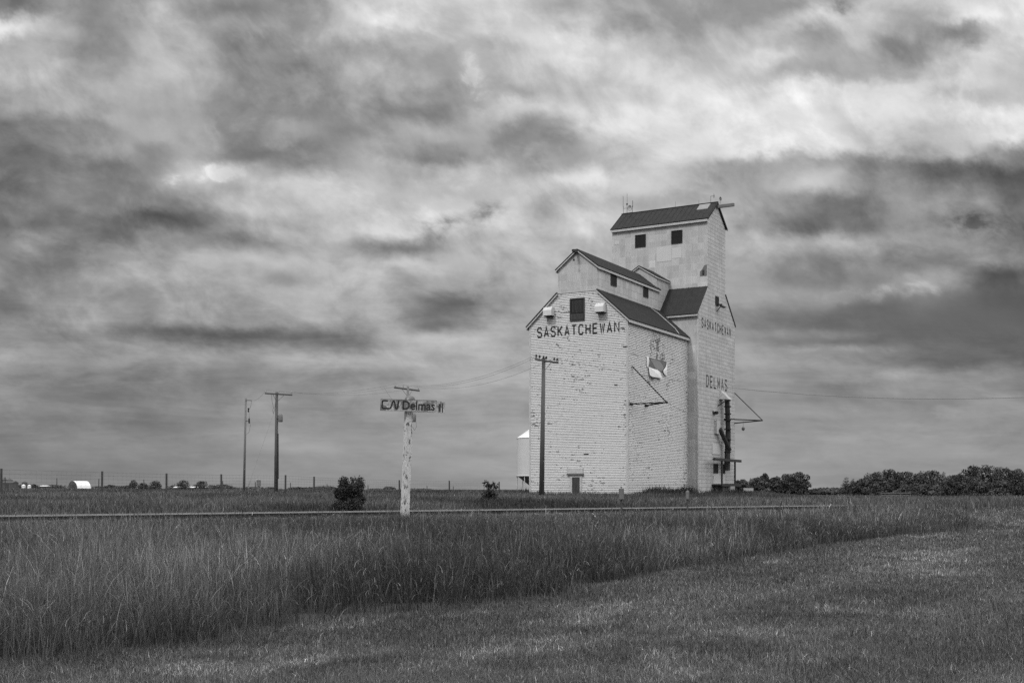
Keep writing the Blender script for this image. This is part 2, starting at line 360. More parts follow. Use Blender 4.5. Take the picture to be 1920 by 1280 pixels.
rr = np.concatenate([np.linspace(0, 12, 12)[1:], np.geomspace(12.6, 150, 150), np.geomspace(156, 5000, 45)])
aa = np.concatenate([np.radians(np.linspace(-40, 40, 201)), np.radians(np.linspace(40, 320, 60))[1:-1]])
GR, GA = np.meshgrid(rr, aa, indexing='ij'); GX, GY = GR * np.sin(GA), GR * np.cos(GA)
V = np.stack([GX, GY, tz(GX, GY)], -1).reshape(-1, 3); na = len(aa); V = np.vstack([V, [[0, 0, 0]]])
i, j = np.meshgrid(np.arange(len(rr) - 1), np.arange(na), indexing='ij'); jn = (j + 1) % na
Q = np.stack([i*na+j, i*na+jn, (i+1)*na+jn, (i+1)*na+j], -1).reshape(-1, 4)[:, ::-1]
me = bpy.data.meshes.new('ground')
cen = len(V) - 1
me.from_pydata(V.tolist(), [], Q.tolist() + [[cen, (k + 1) % na, k] for k in range(na)]); me.materials.append(M['soil']); me.shade_smooth()
go = bpy.data.objects.new('ground', me); col.objects.link(go); tag(go, 'dark turf ground of the flat prairie field', kind='structure')

# ------------------------------------------------------------------ ballast and track
def tpt(s, q, z): return (T0[0] + TD[0]*s + TN[0]*q, T0[1] + TD[1]*s + TN[1]*q, z)
mb = MB(); prof = [(-2.5, .33), (-1.7, .49), (-1.0, .545), (1.0, .545), (1.7, .49), (2.5, .46)]
ss_ = np.linspace(-60, 150, 211)
for a in range(len(ss_)):
    for (q, z) in prof: mb.v.append(tpt(ss_[a], q + .12 * math.sin(ss_[a] * 1.7 + q), z + random.uniform(-.02, .02)))
for a in range(len(ss_) - 1):
    for b in range(5): mb.f.append([a*6+b, (a+1)*6+b, (a+1)*6+b+1, a*6+b+1])
tag(mb.build('ballast', M['gravel']), 'pale crushed stone bed under the railway track', kind='structure')
# loose stones
P = []; n = 9000
s_ = rng.uniform(-15, 70, n); q_ = np.where(rng.random(n) < .7, rng.uniform(-3.0, -1.2, n), rng.uniform(-1.2, 2.6, n))
cx = T0[0] + TD[0]*s_ + TN[0]*q_; cy = T0[1] + TD[1]*s_ + TN[1]*q_; cz_ = np.interp(q_, [-3.0, -2.5, -1.7, -1.0, 1.0, 1.7, 2.6], [.33, .36, .50, .55, .55, .50, .48])
r_ = rng.uniform(.02, .05, n); oc = np.array([[1,0,0],[0,1,0],[-1,0,0],[0,-1,0],[0,0,1],[0,0,-1]], float)
V = np.stack([cx, cy, cz_], -1)[:, None] + (oc[None] * rng.uniform(.6, 1.2, (n, 6, 1))) * r_[:, None, None]
fi = np.array([[0,1,4],[1,2,4],[2,3,4],[3,0,4],[1,0,5],[2,1,5],[3,2,5],[0,3,5]])
tag(np_mesh('loose_stones', V.reshape(-1, 3), (np.arange(n)[:, None, None]*6 + fi).reshape(-1, 3), M['stone']), 'loose ballast stones scattered along the track shoulder', 'gravel', kind='stuff')

ang = math.atan2(TD[1], TD[0])
track = empty('railway_track', (T0[0], T0[1], 0), ang, 'single railway track with a bright rail running through the grass', 'railway track')
def rail(q):
    ZT = .72
    mb = MB()
    mb.box(-60, 150, q - .07, q + .07, ZT - .155, ZT - .135); mb.box(-60, 150, q - .010, q + .010, ZT - .135, ZT - .03)
    mb.box(-60, 150, q - .036, q + .036, ZT - .03, ZT - .004)
    o = mb.build('rail', M['railweb'], track)
    h = MB().box(-60, 150, q - .038, q + .038, ZT - .0035, ZT).box(-60, 150, q - .0395, q - .0365, ZT - .030, ZT - .004)
    h.build('rail_head', M['railtop'], o)
rail(-.72); rail(.72)
tie0 = None
for k in range(100):
    s = -9 + k * .56
    if tie0 is None: o = tie0 = MB().box(-.11, .11, -1.28, 1.28, .40, .564).build('tie', M['tie'], track)
    else: o = tie0.copy(); col.objects.link(o); o.parent = track
    o.location = (s + random.uniform(-.03, .03), random.uniform(-.06, .06), random.uniform(-.01, .0))

# ------------------------------------------------------------------ the grain elevator
EL = empty('grain_elevator', (9.522, 95.0, 0), R(-29.607), 'tall pale wooden grain elevator with lettered walls and stepped dark roofs beside the track', 'grain elevator')
GZ = .4
def elev(name, mb, m, parent=None, **k): return mb.build(name, M[m], parent or EL, **k)
def interp(z, prof):
    return float(np.interp(z, [p[0] for p in prof], [p[1] for p in prof]))
BH = .14
def boards(mb, lo, hi, z0, z1, axis, c, out):
    """lapped boards: lo/hi are (z, u) profiles; each board leans out 2.2 cm at its lower lip"""
    z = math.floor(z0 / BH) * BH; rs = random.Random(3)
    brk = sorted(set([p[0] for p in lo + hi]))
    while z < z1 - 1e-4:
        a, b = max(z, z0), min(z + BH, z1); cuts = [a] + [k for k in brk if a + 1e-3 < k < b - 1e-3] + [b]
        gv = min(rs.choice((.011, .013, .016, .026)), (b - a) * .4)
        for p, q in zip(cuts[:-1], cuts[1:]):
            e = 1e-5
            if p == a: p = a + gv
            if p >= q: continue
            L0, L1, H0, H1 = interp(p + e, lo), interp(q - e, lo), interp(p + e, hi), interp(q - e, hi)
            o0 = .042 * (1 - (p - z) / BH); o1 = .042 * (1 - (q - z) / BH)
            def P(u_, o, zz): return (u_, c + out * o, zz) if axis == 'y' else (c + out * o, u_, zz)
            mb.poly([P(L0, o0, p), P(H0, o0, p), P(H1, o1, q), P(L1, o1, q)])
            if p == a + gv: mb.poly([P(L0, -.02, p), P(H0, -.02, p), P(H0, o0, p), P(L0, o0, p)])
        z += BH
def backing(lo, hi, z0, z1, axis, c, out):  # dark sheet behind the boards, its colour standing in for lap shade
    pts = [(z, u) for z, u in lo] + [(z, u) for z, u in hi[::-1]]; c -= out * .019
    return elev('groove_shade_backing', MB().poly([((u, c, z) if axis == 'y' else (c, u, z)) for z, u in pts]), 'groove_shade')
# annex: front y=0, x -9.2..0 ; side x=0, y 0..13.58
AW, ADp, AE, AS = 9.2, 13.58, 15.72, 18.22
f = MB(); lo = [(GZ, -AW), (AE, -AW), (AS, -6.45)]; hi = [(GZ, 0.0), (AE, 0.0), (AS, -2.76)]
boards(f, lo, hi, GZ, AS, 'y', 0.0, -1)
front = elev('annex_front_wall', f, 'board'); backing(lo, hi, GZ, AS, 'y', 0.0, -1); backing([(GZ, 0.0), (AE, 0.0)], [(GZ, ADp), (AE, ADp)], GZ, AE, 'x', 0.0, 1)
f = MB(); boards(f, [(GZ, 0.0), (AE, 0.0)], [(GZ, ADp), (AE, ADp)], GZ, AE, 'x', 0.0, 1); elev('annex_side_wall', f, 'board')
f = MB(); boards(f, [(GZ, 0.0), (AE, 0.0)], [(GZ, ADp), (AE, ADp)], GZ, AE, 'x', -AW, -1)
f.prism([(-AW, ADp - .05, GZ), (0, ADp - .05, GZ), (0, ADp - .05, AE), (-2.76, ADp - .05, AS), (-6.45, ADp - .05, AS), (-AW, ADp - .05, AE)], (0, .04, 0)); elev('annex_rear_wall', f, 'board')
for x in (-AW, 0.0):
    f = MB(); s = 1 if x == 0 else -1
    f.box(min(x, x + s*.035), max(x, x + s*.035), -.035, .11, GZ, AE - .05); f.box(min(x - s*.13, x), max(x - s*.13, x), -.037, -.003, GZ, AE - .05)
    elev('corner_board', f, 'trim')
elev('corner_board', MB().box(.003, .045, ADp - .12, ADp, GZ, AE - .15), 'trim')
def slab(mb, a, b, t, y0, y1, axis='y'):
    """roof slab from point a (x,z) eave to b (x,z) ridge, extruded y0..y1, thickness t"""
    (xa, za), (xb, zb) = a, b; d = Vector((xb - xa, 0, zb - za)).normalized(); n = Vector((-d.z, 0, d.x))
    if n.z < 0: n = -n
    n *= t
    pts = [(xa, y0, za), (xb, y0, zb), (xb + n.x, y0, zb + n.z), (xa + n.x, y0, za + n.z)]
    if axis == 'x': pts = [(y0, p[0], p[2]) for p in pts]; off = (y1 - y0, 0, 0)
    else: off = (0, y1 - y0, 0)
    return mb.prism(pts, off)
f = MB(); slab(f, (.24, AE - .20), (-2.77, AS + .02), .09, -.22, ADp + .0)
slab(f, (-AW - .24, AE - .20), (-6.44, AS + .02), .09, -.22, ADp + .0); ar = elev('annex_roof', f, 'roof')
MB().tube((-2.72, 10.95, AS + .12), (-1.9, 11.05, AS - .63 + .12), .03).tube((-1.9, 11.05, AS - .63 + .12), (-.2, 11.0, AS - 2.14 + .10), .03).tube((-.2, 11.0, AS - 2.14 + .10), (.24, 10.9, AE - .1), .03).build('roof_cable', M['trim'], ar)
# eave fascia and rake trim
f = MB(); f.box(.20, .25, -.21, ADp - .01, AE - .42, AE - .20); f.box(-AW - .25, -AW - .20, -.21, ADp - .01, AE - .42, AE - .20)
def rake(mb, a, b, y, t=.16, d=.05, axis='y'):
    (xa, za), (xb, zb) = a, b
    pts = [(xa, y, za), (xb, y, zb), (xb, y, zb - t), (xa, y, za - t)]
    if axis == 'x': pts = [(y, p[0], p[2]) for p in pts]; return mb.prism(pts, (d, 0, 0))
    return mb.prism(pts, (0, d, 0))
rake(f, (.20, AE - .17), (-2.77, AS + .02), -.19); rake(f, (-AW - .20, AE - .17), (-6.44, AS + .02), -.19)
elev('annex_eave_trim', f, 'trim')
# annex cupola
CE, CP = 20.27, 21.78; CX0, CX1, CM = -6.44, -2.765, -4.60
f = MB(); f.poly([(CX0, -.02, AS - .2), (CX1, -.02, AS - .2), (CX1, -.02, CE), (CM, -.02, CP - .06), (CX0, -.02, CE)]); elev('cupola_front_wall', f, 'tin_front')
f = MB(); f.poly([(CX1, -.02, 17.9), (CX1, 13.55, 17.9), (CX1, 13.55, CE), (CX1, -.02, CE)]); f.poly([(CX0, -.02, 17.9), (CX0, 13.55, 17.9), (CX0, 13.55, CE), (CX0, -.02, CE)]); 
f.poly([(CX0, 13.5, 17.9), (CX1, 13.5, 17.9), (CX1, 13.5, CE), (CM, 13.5, CP - .06), (CX0, 13.5, CE)]); elev('cupola_side_wall', f, 'tin_annex')
f = MB(); sl = (CP - CE) / (CM - CX1) * -1
slab(f, (CX1 + .16, CE - .10), (CM, CP - .03), .08, -.22, 13.55); slab(f, (CX0 - .16, CE - .10), (CM, CP - .03), .08, -.22, 13.55); elev('cupola_roof', f, 'roof')
f = MB(); rake(f, (CX1 + .15, CE - .09), (CM, CP - .02), -.20, .14); rake(f, (CX0 - .15, CE - .09), (CM, CP - .02), -.20, .14)
f.box(CX1 + .12, CX1 + .16, -.14, 13.5, CE - .28, CE - .10); f.box(CX0 - .17, CX0 - .12, -.14, 13.5, CE - .28, CE - .10); f.box(CX0, CX1, -.06, -.022, AS - .02, AS + .02)
elev('cupola_eave_trim', f, 'trim')
def window_x(x, y0, y1, z0, z1, out=1, name='window'):
    a = (x + .004*out, x + .03*out); o = elev(name, MB().box(min(a), max(a), y0, y1, z0, z1), 'dark')
    f = MB()
    b = (x + .004*out, x + .055*out); b = (min(b), max(b)); t = .055
    f.box(*b, y0 - t, y0 - .002, z0 - t, z1 + t); f.box(*b, y1 + .002, y1 + t, z0 - t, z1 + t); f.box(*b, y0, y1, z0 - t, z0 - .002); f.box(*b, y0, y1, z1 + .002, z1 + t)
    f.build('window_frame', M['louver'], o); return o
def window_y(y, x0, x1, z0, z1, name='window', m='dark', fm='louver'):
    o = elev(name, MB().box(x0, x1, y - .03, y - .004, z0, z1), m)
    f = MB(); t = .07
    f.box(x0 - t, x0 - .002, y - .06, y - .004, z0 - t, z1 + t); f.box(x1 + .002, x1 + t, y - .06, y - .004, z0 - t, z1 + t)
    f.box(x0, x1, y - .06, y - .004, z0 - t, z0 - .002); f.box(x0, x1, y - .06, y - .004, z1 + .002, z1 + t)
    f.build('window_frame', M[fm], o); return o
window_x(CX1, 2.68, 3.78, 19.10, 20.12); window_x(CX1, 9.72, 10.75, 19.14, 20.12)
# louvred loft opening
lv = window_y(-.042, -5.22, -3.98, 15.86, 17.62, 'loft_louver')
f = MB()
for k in range(9): f.box(-5.05 + k*.125, -4.99 + k*.125, -.100, -.074, 16.45, 17.5)
f.box(-5.2, -4.0, -.095, -.073, 15.88, 16.38); f.build('louver_slats', M['louver'], lv)
# vent hoods
for (x0, x1, z0, z1) in ((-7.58, -6.78, 16.33, 17.10), (-2.72, -1.93, 16.28, 17.04)):
    f = MB(); d = .62
    pts = [(x0, -.02, z0 + .02), (x0, -d, z0 + .02), (x0, -d, z1 - .30), (x0, -d + .12, z1 - .08), (x0, -.32, z1), (x0, -.02, z1)]
    f.prism(pts, (x1 - x0, 0, 0)); o = elev('vent_hood', f, 'hood')
    MB().box(x0 + .06, x1 - .06, -d + .05, -.05, z0 - .06, z0 + .017).build('vent_opening', M['dark'], o)
# small door with head board
dr = elev('door', MB().box(-5.08, -4.36, -.058, -.043, .5, 2.62), 'louver')
f = MB(); f.box(-5.26, -5.083, -.09, -.028, .5, 2.80); f.box(-4.357, -4.18, -.09, -.028, .5, 2.80); f.box(-5.08, -4.36, -.085, -.028, 2.623, 2.80)
f.build('door_frame', M['trim'], dr)
hb = elev('door_head_board', MB().box(-5.50, -4.05, -.12, -.03, 2.95, 3.40), 'trim')
MB().box(-5.54, -4.0, -.20, -.03, 2.82, 2.945).build('drip_ledge', M['oldwood'], hb)
# sagging broken boards (dark gaps)
for (x, z, l) in ((-4.0, 4.52, .45), (-1.2, 10.2, .30), (-.42, 13.3, .42), (-.5, 14.8, .26)):
    elev('broken_board', MB().box(x, x + l, -.053, -.0425, z, z + .07), 'dark')
# main house
MX0, MX1, MY0, MY1 = -8.76, 1.03, 13.6, 23.95; HY0, HY1 = 16.05, 21.10; HM = (HY0 + HY1) / 2
SZ, HB, HE, HP = 18.0, 20.60, 27.15, 29.02
gp = [(MX1, MY0, GZ), (MX1, MY1, GZ), (MX1, MY1, SZ), (MX1, HY1, HB), (MX1, HY1, HE), (MX1, HM, HP - .05), (MX1, HY0, HE), (MX1, HY0, HB), (MX1, MY0, SZ)]
f = MB().poly(gp); sidew = elev('main_end_wall', f, 'tin_side')
f = MB().poly([(MX0, p[1], p[2]) for p in gp][::-1]); elev('main_rear_wall', f, 'tin_side')
f = MB(); f.poly([(MX0, MY0, GZ), (MX1, MY0, GZ), (MX1, MY0, SZ), (MX0, MY0, SZ)]); f.poly([(MX0, MY1, GZ), (MX1, MY1, GZ), (MX1, MY1, SZ), (MX0, MY1, SZ)][::-1]); elev('main_front_wall', f, 'tin_front')
f = MB(); f.poly([(MX0, HY0, HB - .3), (MX1, HY0, HB - .3), (MX1, HY0, HE), (MX0, HY0, HE)]); f.poly([(MX0, HY1, HB - .3), (MX1, HY1, HB - .3), (MX1, HY1, HE), (MX0, HY1, HE)][::-1]); elev('headhouse_wall', f, 'tin_front')
f = MB()
slab(f, (MY0 - .28, SZ - .28), (HY0 - .003, HB + .02), .07, MX0 - .05, MX1 + .05, 'x'); slab(f, (MY1 + .20, SZ - .16), (HY1 + .003, HB + .02), .07, MX0 - .05, MX1 + .05, 'x')
sr = elev('shoulder_roof', f, 'roofm')
f = MB()
for k in range(18):
    x = MX0 + .1 + k * .56
    f.bar((x, MY0 - .27, SZ - .28 + .085), (x, HY0 - .01, HB + .09), .04, .05)
f.build('roof_ribs', M['black'], sr)
f = MB()
slab(f, (HY0 - .26, HE - .20), (HM, HP), .07, MX0 - .10, MX1 + .16, 'x'); slab(f, (HY1 + .26, HE - .20), (HM, HP), .07, MX0 - .10, MX1 + .16, 'x')
hr = elev('headhouse_roof', f, 'roofm')
f = MB(); sl = (HP - HE + .20) / (HM - HY0 + .26)
for k in range(19):
    x = MX0 + k * .545
    f.bar((x, HY0 - .25, HE - .20 + .085), (x, HM - .03, HP + .075), .035, .05)
f.build('roof_ribs', M['black'], hr)
MB().bar((MX0 - .11, HM, HP + .075), (MX1 + .17, HM, HP + .075), .22, .05).build('ridge_cap', M['roofm'], hr)
y0, y1 = HM - 1.15, HM - .28
zf = lambda y: HE - .20 + sl * (y - HY0 + .26) + .10
MB().hexa([(-.55, y0, zf(y0)), (.55, y0, zf(y0)), (.55, y1, zf(y1)), (-.55, y1, zf(y1)), (-.55, y0, zf(y0) + .07), (.55, y0, zf(y0) + .07), (.55, y1, zf(y1) + .07), (-.55, y1, zf(y1) + .07)]).build('roof_hatch', M['remn'], hr)
f = MB()
f.box(MX0 - .06, MX1 + .12, HY0 - .24, HY0 - .19, HE - .43, HE - .205); f.box(MX0 - .02, MX1 + .02, HY0 - .19, HY0 - .002, HE - .42, HE - .36); elev('headhouse_eave_trim', f, 'trim')
f = MB(); f.box(-2.55, MX1 + .05, MY0 - .26, MY0 - .21, SZ - .46, SZ - .285); elev('shoulder_eave_trim', f, 'trim')
f = MB(); f.box(MX1 + .003, MX1 + .03, MY0 - .03, MY0 + .10, GZ, SZ - .1); f.box(MX1 - .12, MX1 + .0, MY0 - .032, MY0 - .004, GZ, SZ - .25)
elev('corner_board', f, 'trim')
f = MB(); rake(f, (HY0 - .24, HE - .18), (HM, HP - .002), MX1 + .10, .13, .05, 'x'); rake(f, (HY1 + .24, HE - .18), (HM, HP - .002), MX1 + .10, .13, .05, 'x'); elev('rake_edge', f, 'roofm')
f = MB(); rake(f, (MY1 + .18, SZ - .14), (HY1 + .01, HB + .02), MX1 + .004, .12, .05, 'x')
elev('rake_edge', f, 'roofm')
f = MB(); rake(f, (MY0 - .2, SZ - .20), (HY0 - .01, HB + .02), MX1 + .004, .10, .04, 'x'); elev('rake_trim', f, 'trim')
for (x0, x1, z0, z1) in ((-6.24, -5.28, 25.08, 26.16), (-2.5, -1.52, 25.05, 26.16)): window_y(HY0, x0, x1, z0, z1, fm='black')
# torn corner of cladding at the headhouse corner
o = elev('torn_cladding_hole', MB().prism([(.30, HY0 - .012, 21.65), (.99, HY0 - .012, 21.65), (.99, HY0 - .012, 22.70), (.72, HY0 - .012, 22.65), (.52, HY0 - .012, 22.3), (.30, HY0 - .012, 22.1)], (0, .009, 0)), 'steel')
MB().box(.56, .72, HY0 - .10, HY0 - .013, 21.8, 22.2).build('bracket', M['rust'], o)
elev('patch_panel', MB().box(-4.1, -2.55, HY0 - .018, HY0 - .004, 23.4, 24.85), 'patchp')
elev('patch_panel', MB().box(-2.5, -1.55, HY0 - .014, HY0 - .004, 23.6, 24.6), 'patchp')
elev('patch_panel', MB().box(-8.5, -8.0, HY0 - .014, HY0 - .004, 25.55, 25.95), 'patchp')
# connector between annex cupola and headhouse
f = MB(); KE, KP, KY = 21.45, 22.55, 13.0; kx0, kx1 = -6.3, -2.82; km = (kx0 + kx1) / 2
f.poly([(kx0, KY, CE - .4), (kx1, KY, CE - .4), (kx1, KY, KE), (km, KY, KP - .04), (kx0, KY, KE)]); elev('link_gable_wall', f, 'tin_front')
f = MB(); f.poly([(kx1, KY, 17.8), (kx1, HY0, 17.8), (kx1, HY0, KE), (kx1, KY, KE)]); f.poly([(kx0, KY, 17.8), (kx0, HY0, 17.8), (kx0, HY0, KE), (kx0, KY, KE)]); elev('link_side_wall', f, 'tin_annex')
f = MB(); slab(f, (kx1 + .12, KE - .07), (km, KP - .02), .07, KY - .16, HY0 - .003); slab(f, (kx0 - .12, KE - .07), (km, KP - .02), .07, KY - .16, HY0 - .003); elev('link_roof', f, 'roof')
f = MB(); rake(f, (kx1 + .11, KE - .06), (km, KP - .01), KY - .14, .12, .04); rake(f, (kx0 - .11, KE - .06), (km, KP - .01), KY - .14, .12, .04); f.box(kx1 + .09, kx1 + .12, KY - .1, HY0 - .05, KE - .2, KE - .075); elev('link_trim', f, 'trim')
# hoist beams
hbm = elev('hoist_beam', MB().box(CM - .12, CM + .12, -.85, -.01, CP - .32, CP - .12), 'rust')
MB().tube((CM, -.7, CP - .32), (CM, -.7, CP - .85), .02).lathe((CM, -.7, CP - 1.0), [(.0, -.1), (.08, -.05), (.09, .05), (.0, .12)]).build('hook', M['rust'], hbm)
elev('hoist_beam', MB().box(MX1 + .01, MX1 + 1.75, HM - .13, HM + .13, HP - .52, HP - .25), 'steel')
# end wall: window with loading pulley bracket
window_x(MX1, 18.25, 19.10, 19.25, 20.02)
f = MB(); f.box(MX1 + .03, MX1 + .55, 18.55, 18.68, 19.20, 19.32); f.bar((MX1 + .05, 18.5, 18.6), (MX1 + .5, 18.6, 19.2), .07, .07); f.box(MX1 + .4, MX1 + .62, 18.3, 19.4, 19.02, 19.14); elev('pulley_bracket', f, 'rust')
# pale painted-out sign field
elev('faded_sign_panel', MB().box(MX1 + .003, MX1 + .006, 14.9, 22.2, 12.75, 16.35), 'tin_side')
# lettering
G = {
 'S': [[(1,.80),(.80,1),(.20,1),(0,.82),(0,.66),(.18,.54),(.82,.46),(1,.34),(1,.18),(.80,0),(.20,0),(0,.20)]],
 'A': [[(0,0),(.5,1),(1,0)], [(.2,.30),(.8,.30)]], 'K': [[(0,0),(0,1)], [(1,1),(.06,.42)], [(.30,.58),(1,0)]],
 'T': [[(.5,0),(.5,.93)], [(0,1),(1,1)]], 'C': [[(1,.78),(.78,1),(.22,1),(0,.80),(0,.20),(.22,0),(.78,0),(1,.22)]],
 'H': [[(0,0),(0,1)], [(1,0),(1,1)], [(.06,.5),(.94,.5)]], 'E': [[(1,1),(0,1),(0,0),(1,0)], [(.06,.52),(.85,.52)]],
 'W': [[(0,1),(.27,0),(.5,.85),(.73,0),(1,1)]], 'N': [[(0,0),(0,1),(1,0),(1,1)]], 'D': [[(0,0),(0,1),(.7,1),(1,.78),(1,.22),(.7,0),(0,0)]],
 'L': [[(0,1),(0,0),(1,0)]], 'M': [[(0,0),(0,1),(.5,.25),(1,1),(1,0)]]}
def strokes(mb, pl, th, P):
    """mitred ribbon along a polyline; P(x, y, layer) maps to 3-D"""
    n = len(pl); L, Rr = [], []
    for i, p in enumerate(pl):
        p = Vector(p); a = (p - Vector(pl[i-1])).normalized() if i else None; b = (Vector(pl[i+1]) - p).normalized() if i < n-1 else None
        if pl[0] == pl[-1] and i == 0: a = (p - Vector(pl[-2])).normalized()
        if pl[0] == pl[-1] and i == n-1: b = (Vector(pl[1]) - p).normalized()
        a = a or b; b = b or a; t = (a + b); t = t.normalized() if t.length > .01 else a
        nn = Vector((-t.y, t.x)); k = th / 2 / max(nn.dot(Vector((-a.y, a.x))), .42)
        L.append(p + nn * k); Rr.append(p - nn * k)
    for i in range(n - 1): mb.poly([P(*L[i]), P(*Rr[i]), P(*Rr[i+1]), P(*L[i+1])])
def word(txt, w_, h_, pitch, th, fn, name='lettering', m='black', parent=None):
    mb = MB()
    for i, ch in enumerate(txt):
        for li, pl in enumerate(G[ch]):
            pts = [(th/2 + x * (w_ - th) + i * pitch, th/2 + y * (h_ - th)) for x, y in pl]
            strokes(mb, pts, th, lambda x, y, l=li: fn(x, y, l * .003))
    return mb.build(name, M[m], parent or EL)
word('SASKATCHEWAN', .50, .90, (8.46 - .72 - .50) / 11, .115, lambda x, y, l: (-8.46 + x, -.046 - l, 14.58 + y))
word('SASKATCHEWAN', .50, .92, (22.75 - 14.5 - .50) / 11, .125, lambda x, y, l: (MX1 + .008 + l, 14.5 + x, 16.62 + y), m='sblack')
word('DELMAS', .72, 1.14, (21.65 - 15.7 - .72) / 5, .14, lambda x, y, l: (MX1 + .009 + l, 15.7 + x, 11.2 + y), m='sblack')
# torn banner on the annex side
bn = elev('torn_sign_board', MB().box(.045, .058, 4.2, 8.3, 11.85, 12.9), 'oldwood')
MB().prism([(.06, 4.6, 12.75), (.06, 5.6, 12.83), (.06, 6.7, 12.75), (.06, 7.5, 12.45), (.06, 7.6, 12.2), (.06, 7.1, 11.95), (.06, 5.9, 11.95), (.06, 5.4, 12.3)], (.01, 0, 0)).build('paint_remnant', M['remn'], bn)
def sheet(pts, sag):
    mb = MB(); c = sum((Vector(p) for p in pts), Vector()) / len(pts); c.x += sag
    n = len(pts); mids = []
    for k in range(n): mb.poly([pts[k], pts[(k+1) % n], tuple(c)])
    return mb.build('torn_sheet', M['cloth'], bn)
sheet([(.07, 3.75, 12.95), (.09, 4.25, 12.9), (.12, 4.25, 12.5), (.10, 4.05, 12.0), (.07, 3.85, 12.05)], .03)
sheet([(.09, 4.15, 12.05), (.10, 5.0, 12.0), (.09, 6.3, 11.95), (.12, 6.75, 11.8), (.16, 6.8, 11.55), (.20, 7.05, 11.2), (.22, 6.0, 11.28), (.20, 5.0, 11.22), (.14, 4.35, 11.35)], .08)
sheet([(.08, 8.4, 12.95), (.12, 8.0, 12.4), (.14, 7.35, 12.0), (.15, 7.5, 11.75), (.16, 8.15, 11.6), (.12, 8.3, 12.2)], .08)
# wire brackets on the walls
def solve(px, py, y):     # local point on the plane y=const seen at pixel
    c, s = math.cos(R(-29.607)), math.sin(R(-29.607)); r = (px - 960) / F
    P = Vector((9.522, 95.0)) + Vector((-s, c)) * y; X = Vector((c, s)); t = (r * P.y - P.x) / (X.x - r * X.y); Qy = P.y + t * X.y
    return Vector((t, y, EYE + (HZ - py) * Qy / F))
tip = solve(1250, 754, 2.2)
bk = elev('service_bracket', MB().tube((.05, .72, 11.8), tip, .05).tube((.03, .65, 8.66), tip, .055).tube((.03, 3.79, 8.73), tip, .055), 'black')
MB().lathe(tip, [(.0, -.12), (.1, -.08), (.1, .08), (.0, .12)]).build('insulator', M['black'], bk)
MB().tube((.05, .3, 8.66), (.05, .9, 8.66), .09).build('wall_plate', M['black'], bk); MB().tube((.05, 3.5, 8.73), (.05, 4.1, 8.73), .09).build('wall_plate', M['black'], bk)
tip2 = solve(1430, 788, 22.6)
bk2 = elev('service_bracket', MB().tube((MX1 + .02, 23.85, 11.2), tip2, .045).tube((MX1 + .02, 20.7, 8.45), tip2, .055).tube((MX1 + .02, 23.85, 8.2), tip2, .055), 'black')
mid = Vector((MX1, 22.3, 8.3)).lerp(tip2, .42)
MB().tube(mid, mid - Vector((0, 0, .5)), .015).lathe(mid - Vector((0, 0, .75)), [(.0, -.22), (.14, -.12), (.17, .05), (.0, .25)]).build('hanging_lamp', M['steel'], bk2)
# loading spout
so = .55
sp_ = elev('loading_spout', MB().tube((MX1 + so, 20.05, 10.25), (MX1 + so, 20.35, 7.2), .25).tube((MX1 + so, 20.35, 7.2), (MX1 + so, 20.0, 3.45), .27, .30), 'rust')
for z in (9.6, 8.9, 8.3, 7.4, 6.4, 5.2, 4.3): MB().tube((MX1 + so, 20.2, z - .05), (MX1 + so, 20.2, z + .05), .36).build('pipe_band', M['black'], sp_)
MB().prism([(MX1 + .01, 19.3, 10.3), (MX1 + .95, 19.5, 10.25), (MX1 + .01, 19.6, 11.15)], (0, .95, 0)).build('spout_hood', M['trim'], sp_)
MB().bar((MX1 + .02, 18.9, 9.6), (MX1 + .8, 19.4, 10.2), .09, .09).bar((MX1 + .7, 19.0, 10.2), (MX1 + .7, 20.5, 10.2), .12, .12).build('spout_bracket', M['rust'], sp_)
MB().tube((MX1 + .3, 18.65, 7.4), (MX1 + .75, 20.2, 5.4), .22).build('side_chute', M['rust'], sp_)
elev('wall_bracket', MB().box(MX1, MX1 + .35, 17.5, 18.2, 8.85, 8.95).box(MX1, MX1 + .08, 17.45, 17.55, 8.75, 9.05).box(MX1, MX1 + .3, 18.1, 18.2, 8.75, 9.05), 'black')
elev('ladder_chase', MB().box(MX1 + .005, MX1 + .25, 18.0, 18.9, 6.9, 8.2), 'trim')
elev('side_hatch', MB().box(MX1 + .005, MX1 + .05, 17.3, 19.6, 4.95, 5.95), 'patchp')
f = MB(); f.box(MX1 + .02, MX1 + .95, 16.0, 22.6, 4.33, 4.48); f.bar((MX1 + .9, 15.2, 4.42), (MX1 + .9, 22.9, 4.38), .16, .18)
pf = elev('loading_platform', MB().bar((MX1 + .95, 15.2, 4.42), (MX1 + .95, 22.9, 4.38), .20, .24).bar((MX1 + .5, 16.2, 4.42), (MX1 + .5, 22.2, 4.4), .12, .12), 'rust')
MB().box(MX1 + .01, MX1 + 1.0, 17.2, 22.6, 1.98, 2.08).bar((MX1 + 1.0, 17.2, 2.02), (MX1 + 1.0, 22.8, 2.02), .14, .26).build('deck', M['rust'], pf)
for (y, z0, z1) in ((17.4, 2.0, 4.4), (21.2, 2.0, 4.4)): MB().bar((MX1 + .95, y, z0), (MX1 + .95, y, z1), .14, .14, (1, 0, 0)).build('upright', M['rust'], pf)
for y in (17.9,): MB().box(MX1 + .45, MX1 + .95, y - .3, y + .35, .5, 1.97).build('support_post', M['louver'], pf)
window_x(MX1, 17.75, 18.9, 3.2, 4.0); window_x(MX1, 19.9, 20.9, 3.2, 4.0)
elev('lower_hatch', MB().box(MX1 + .005, MX1 + .04, 17.6, 20.9, 2.15, 3.05), 'patchp')

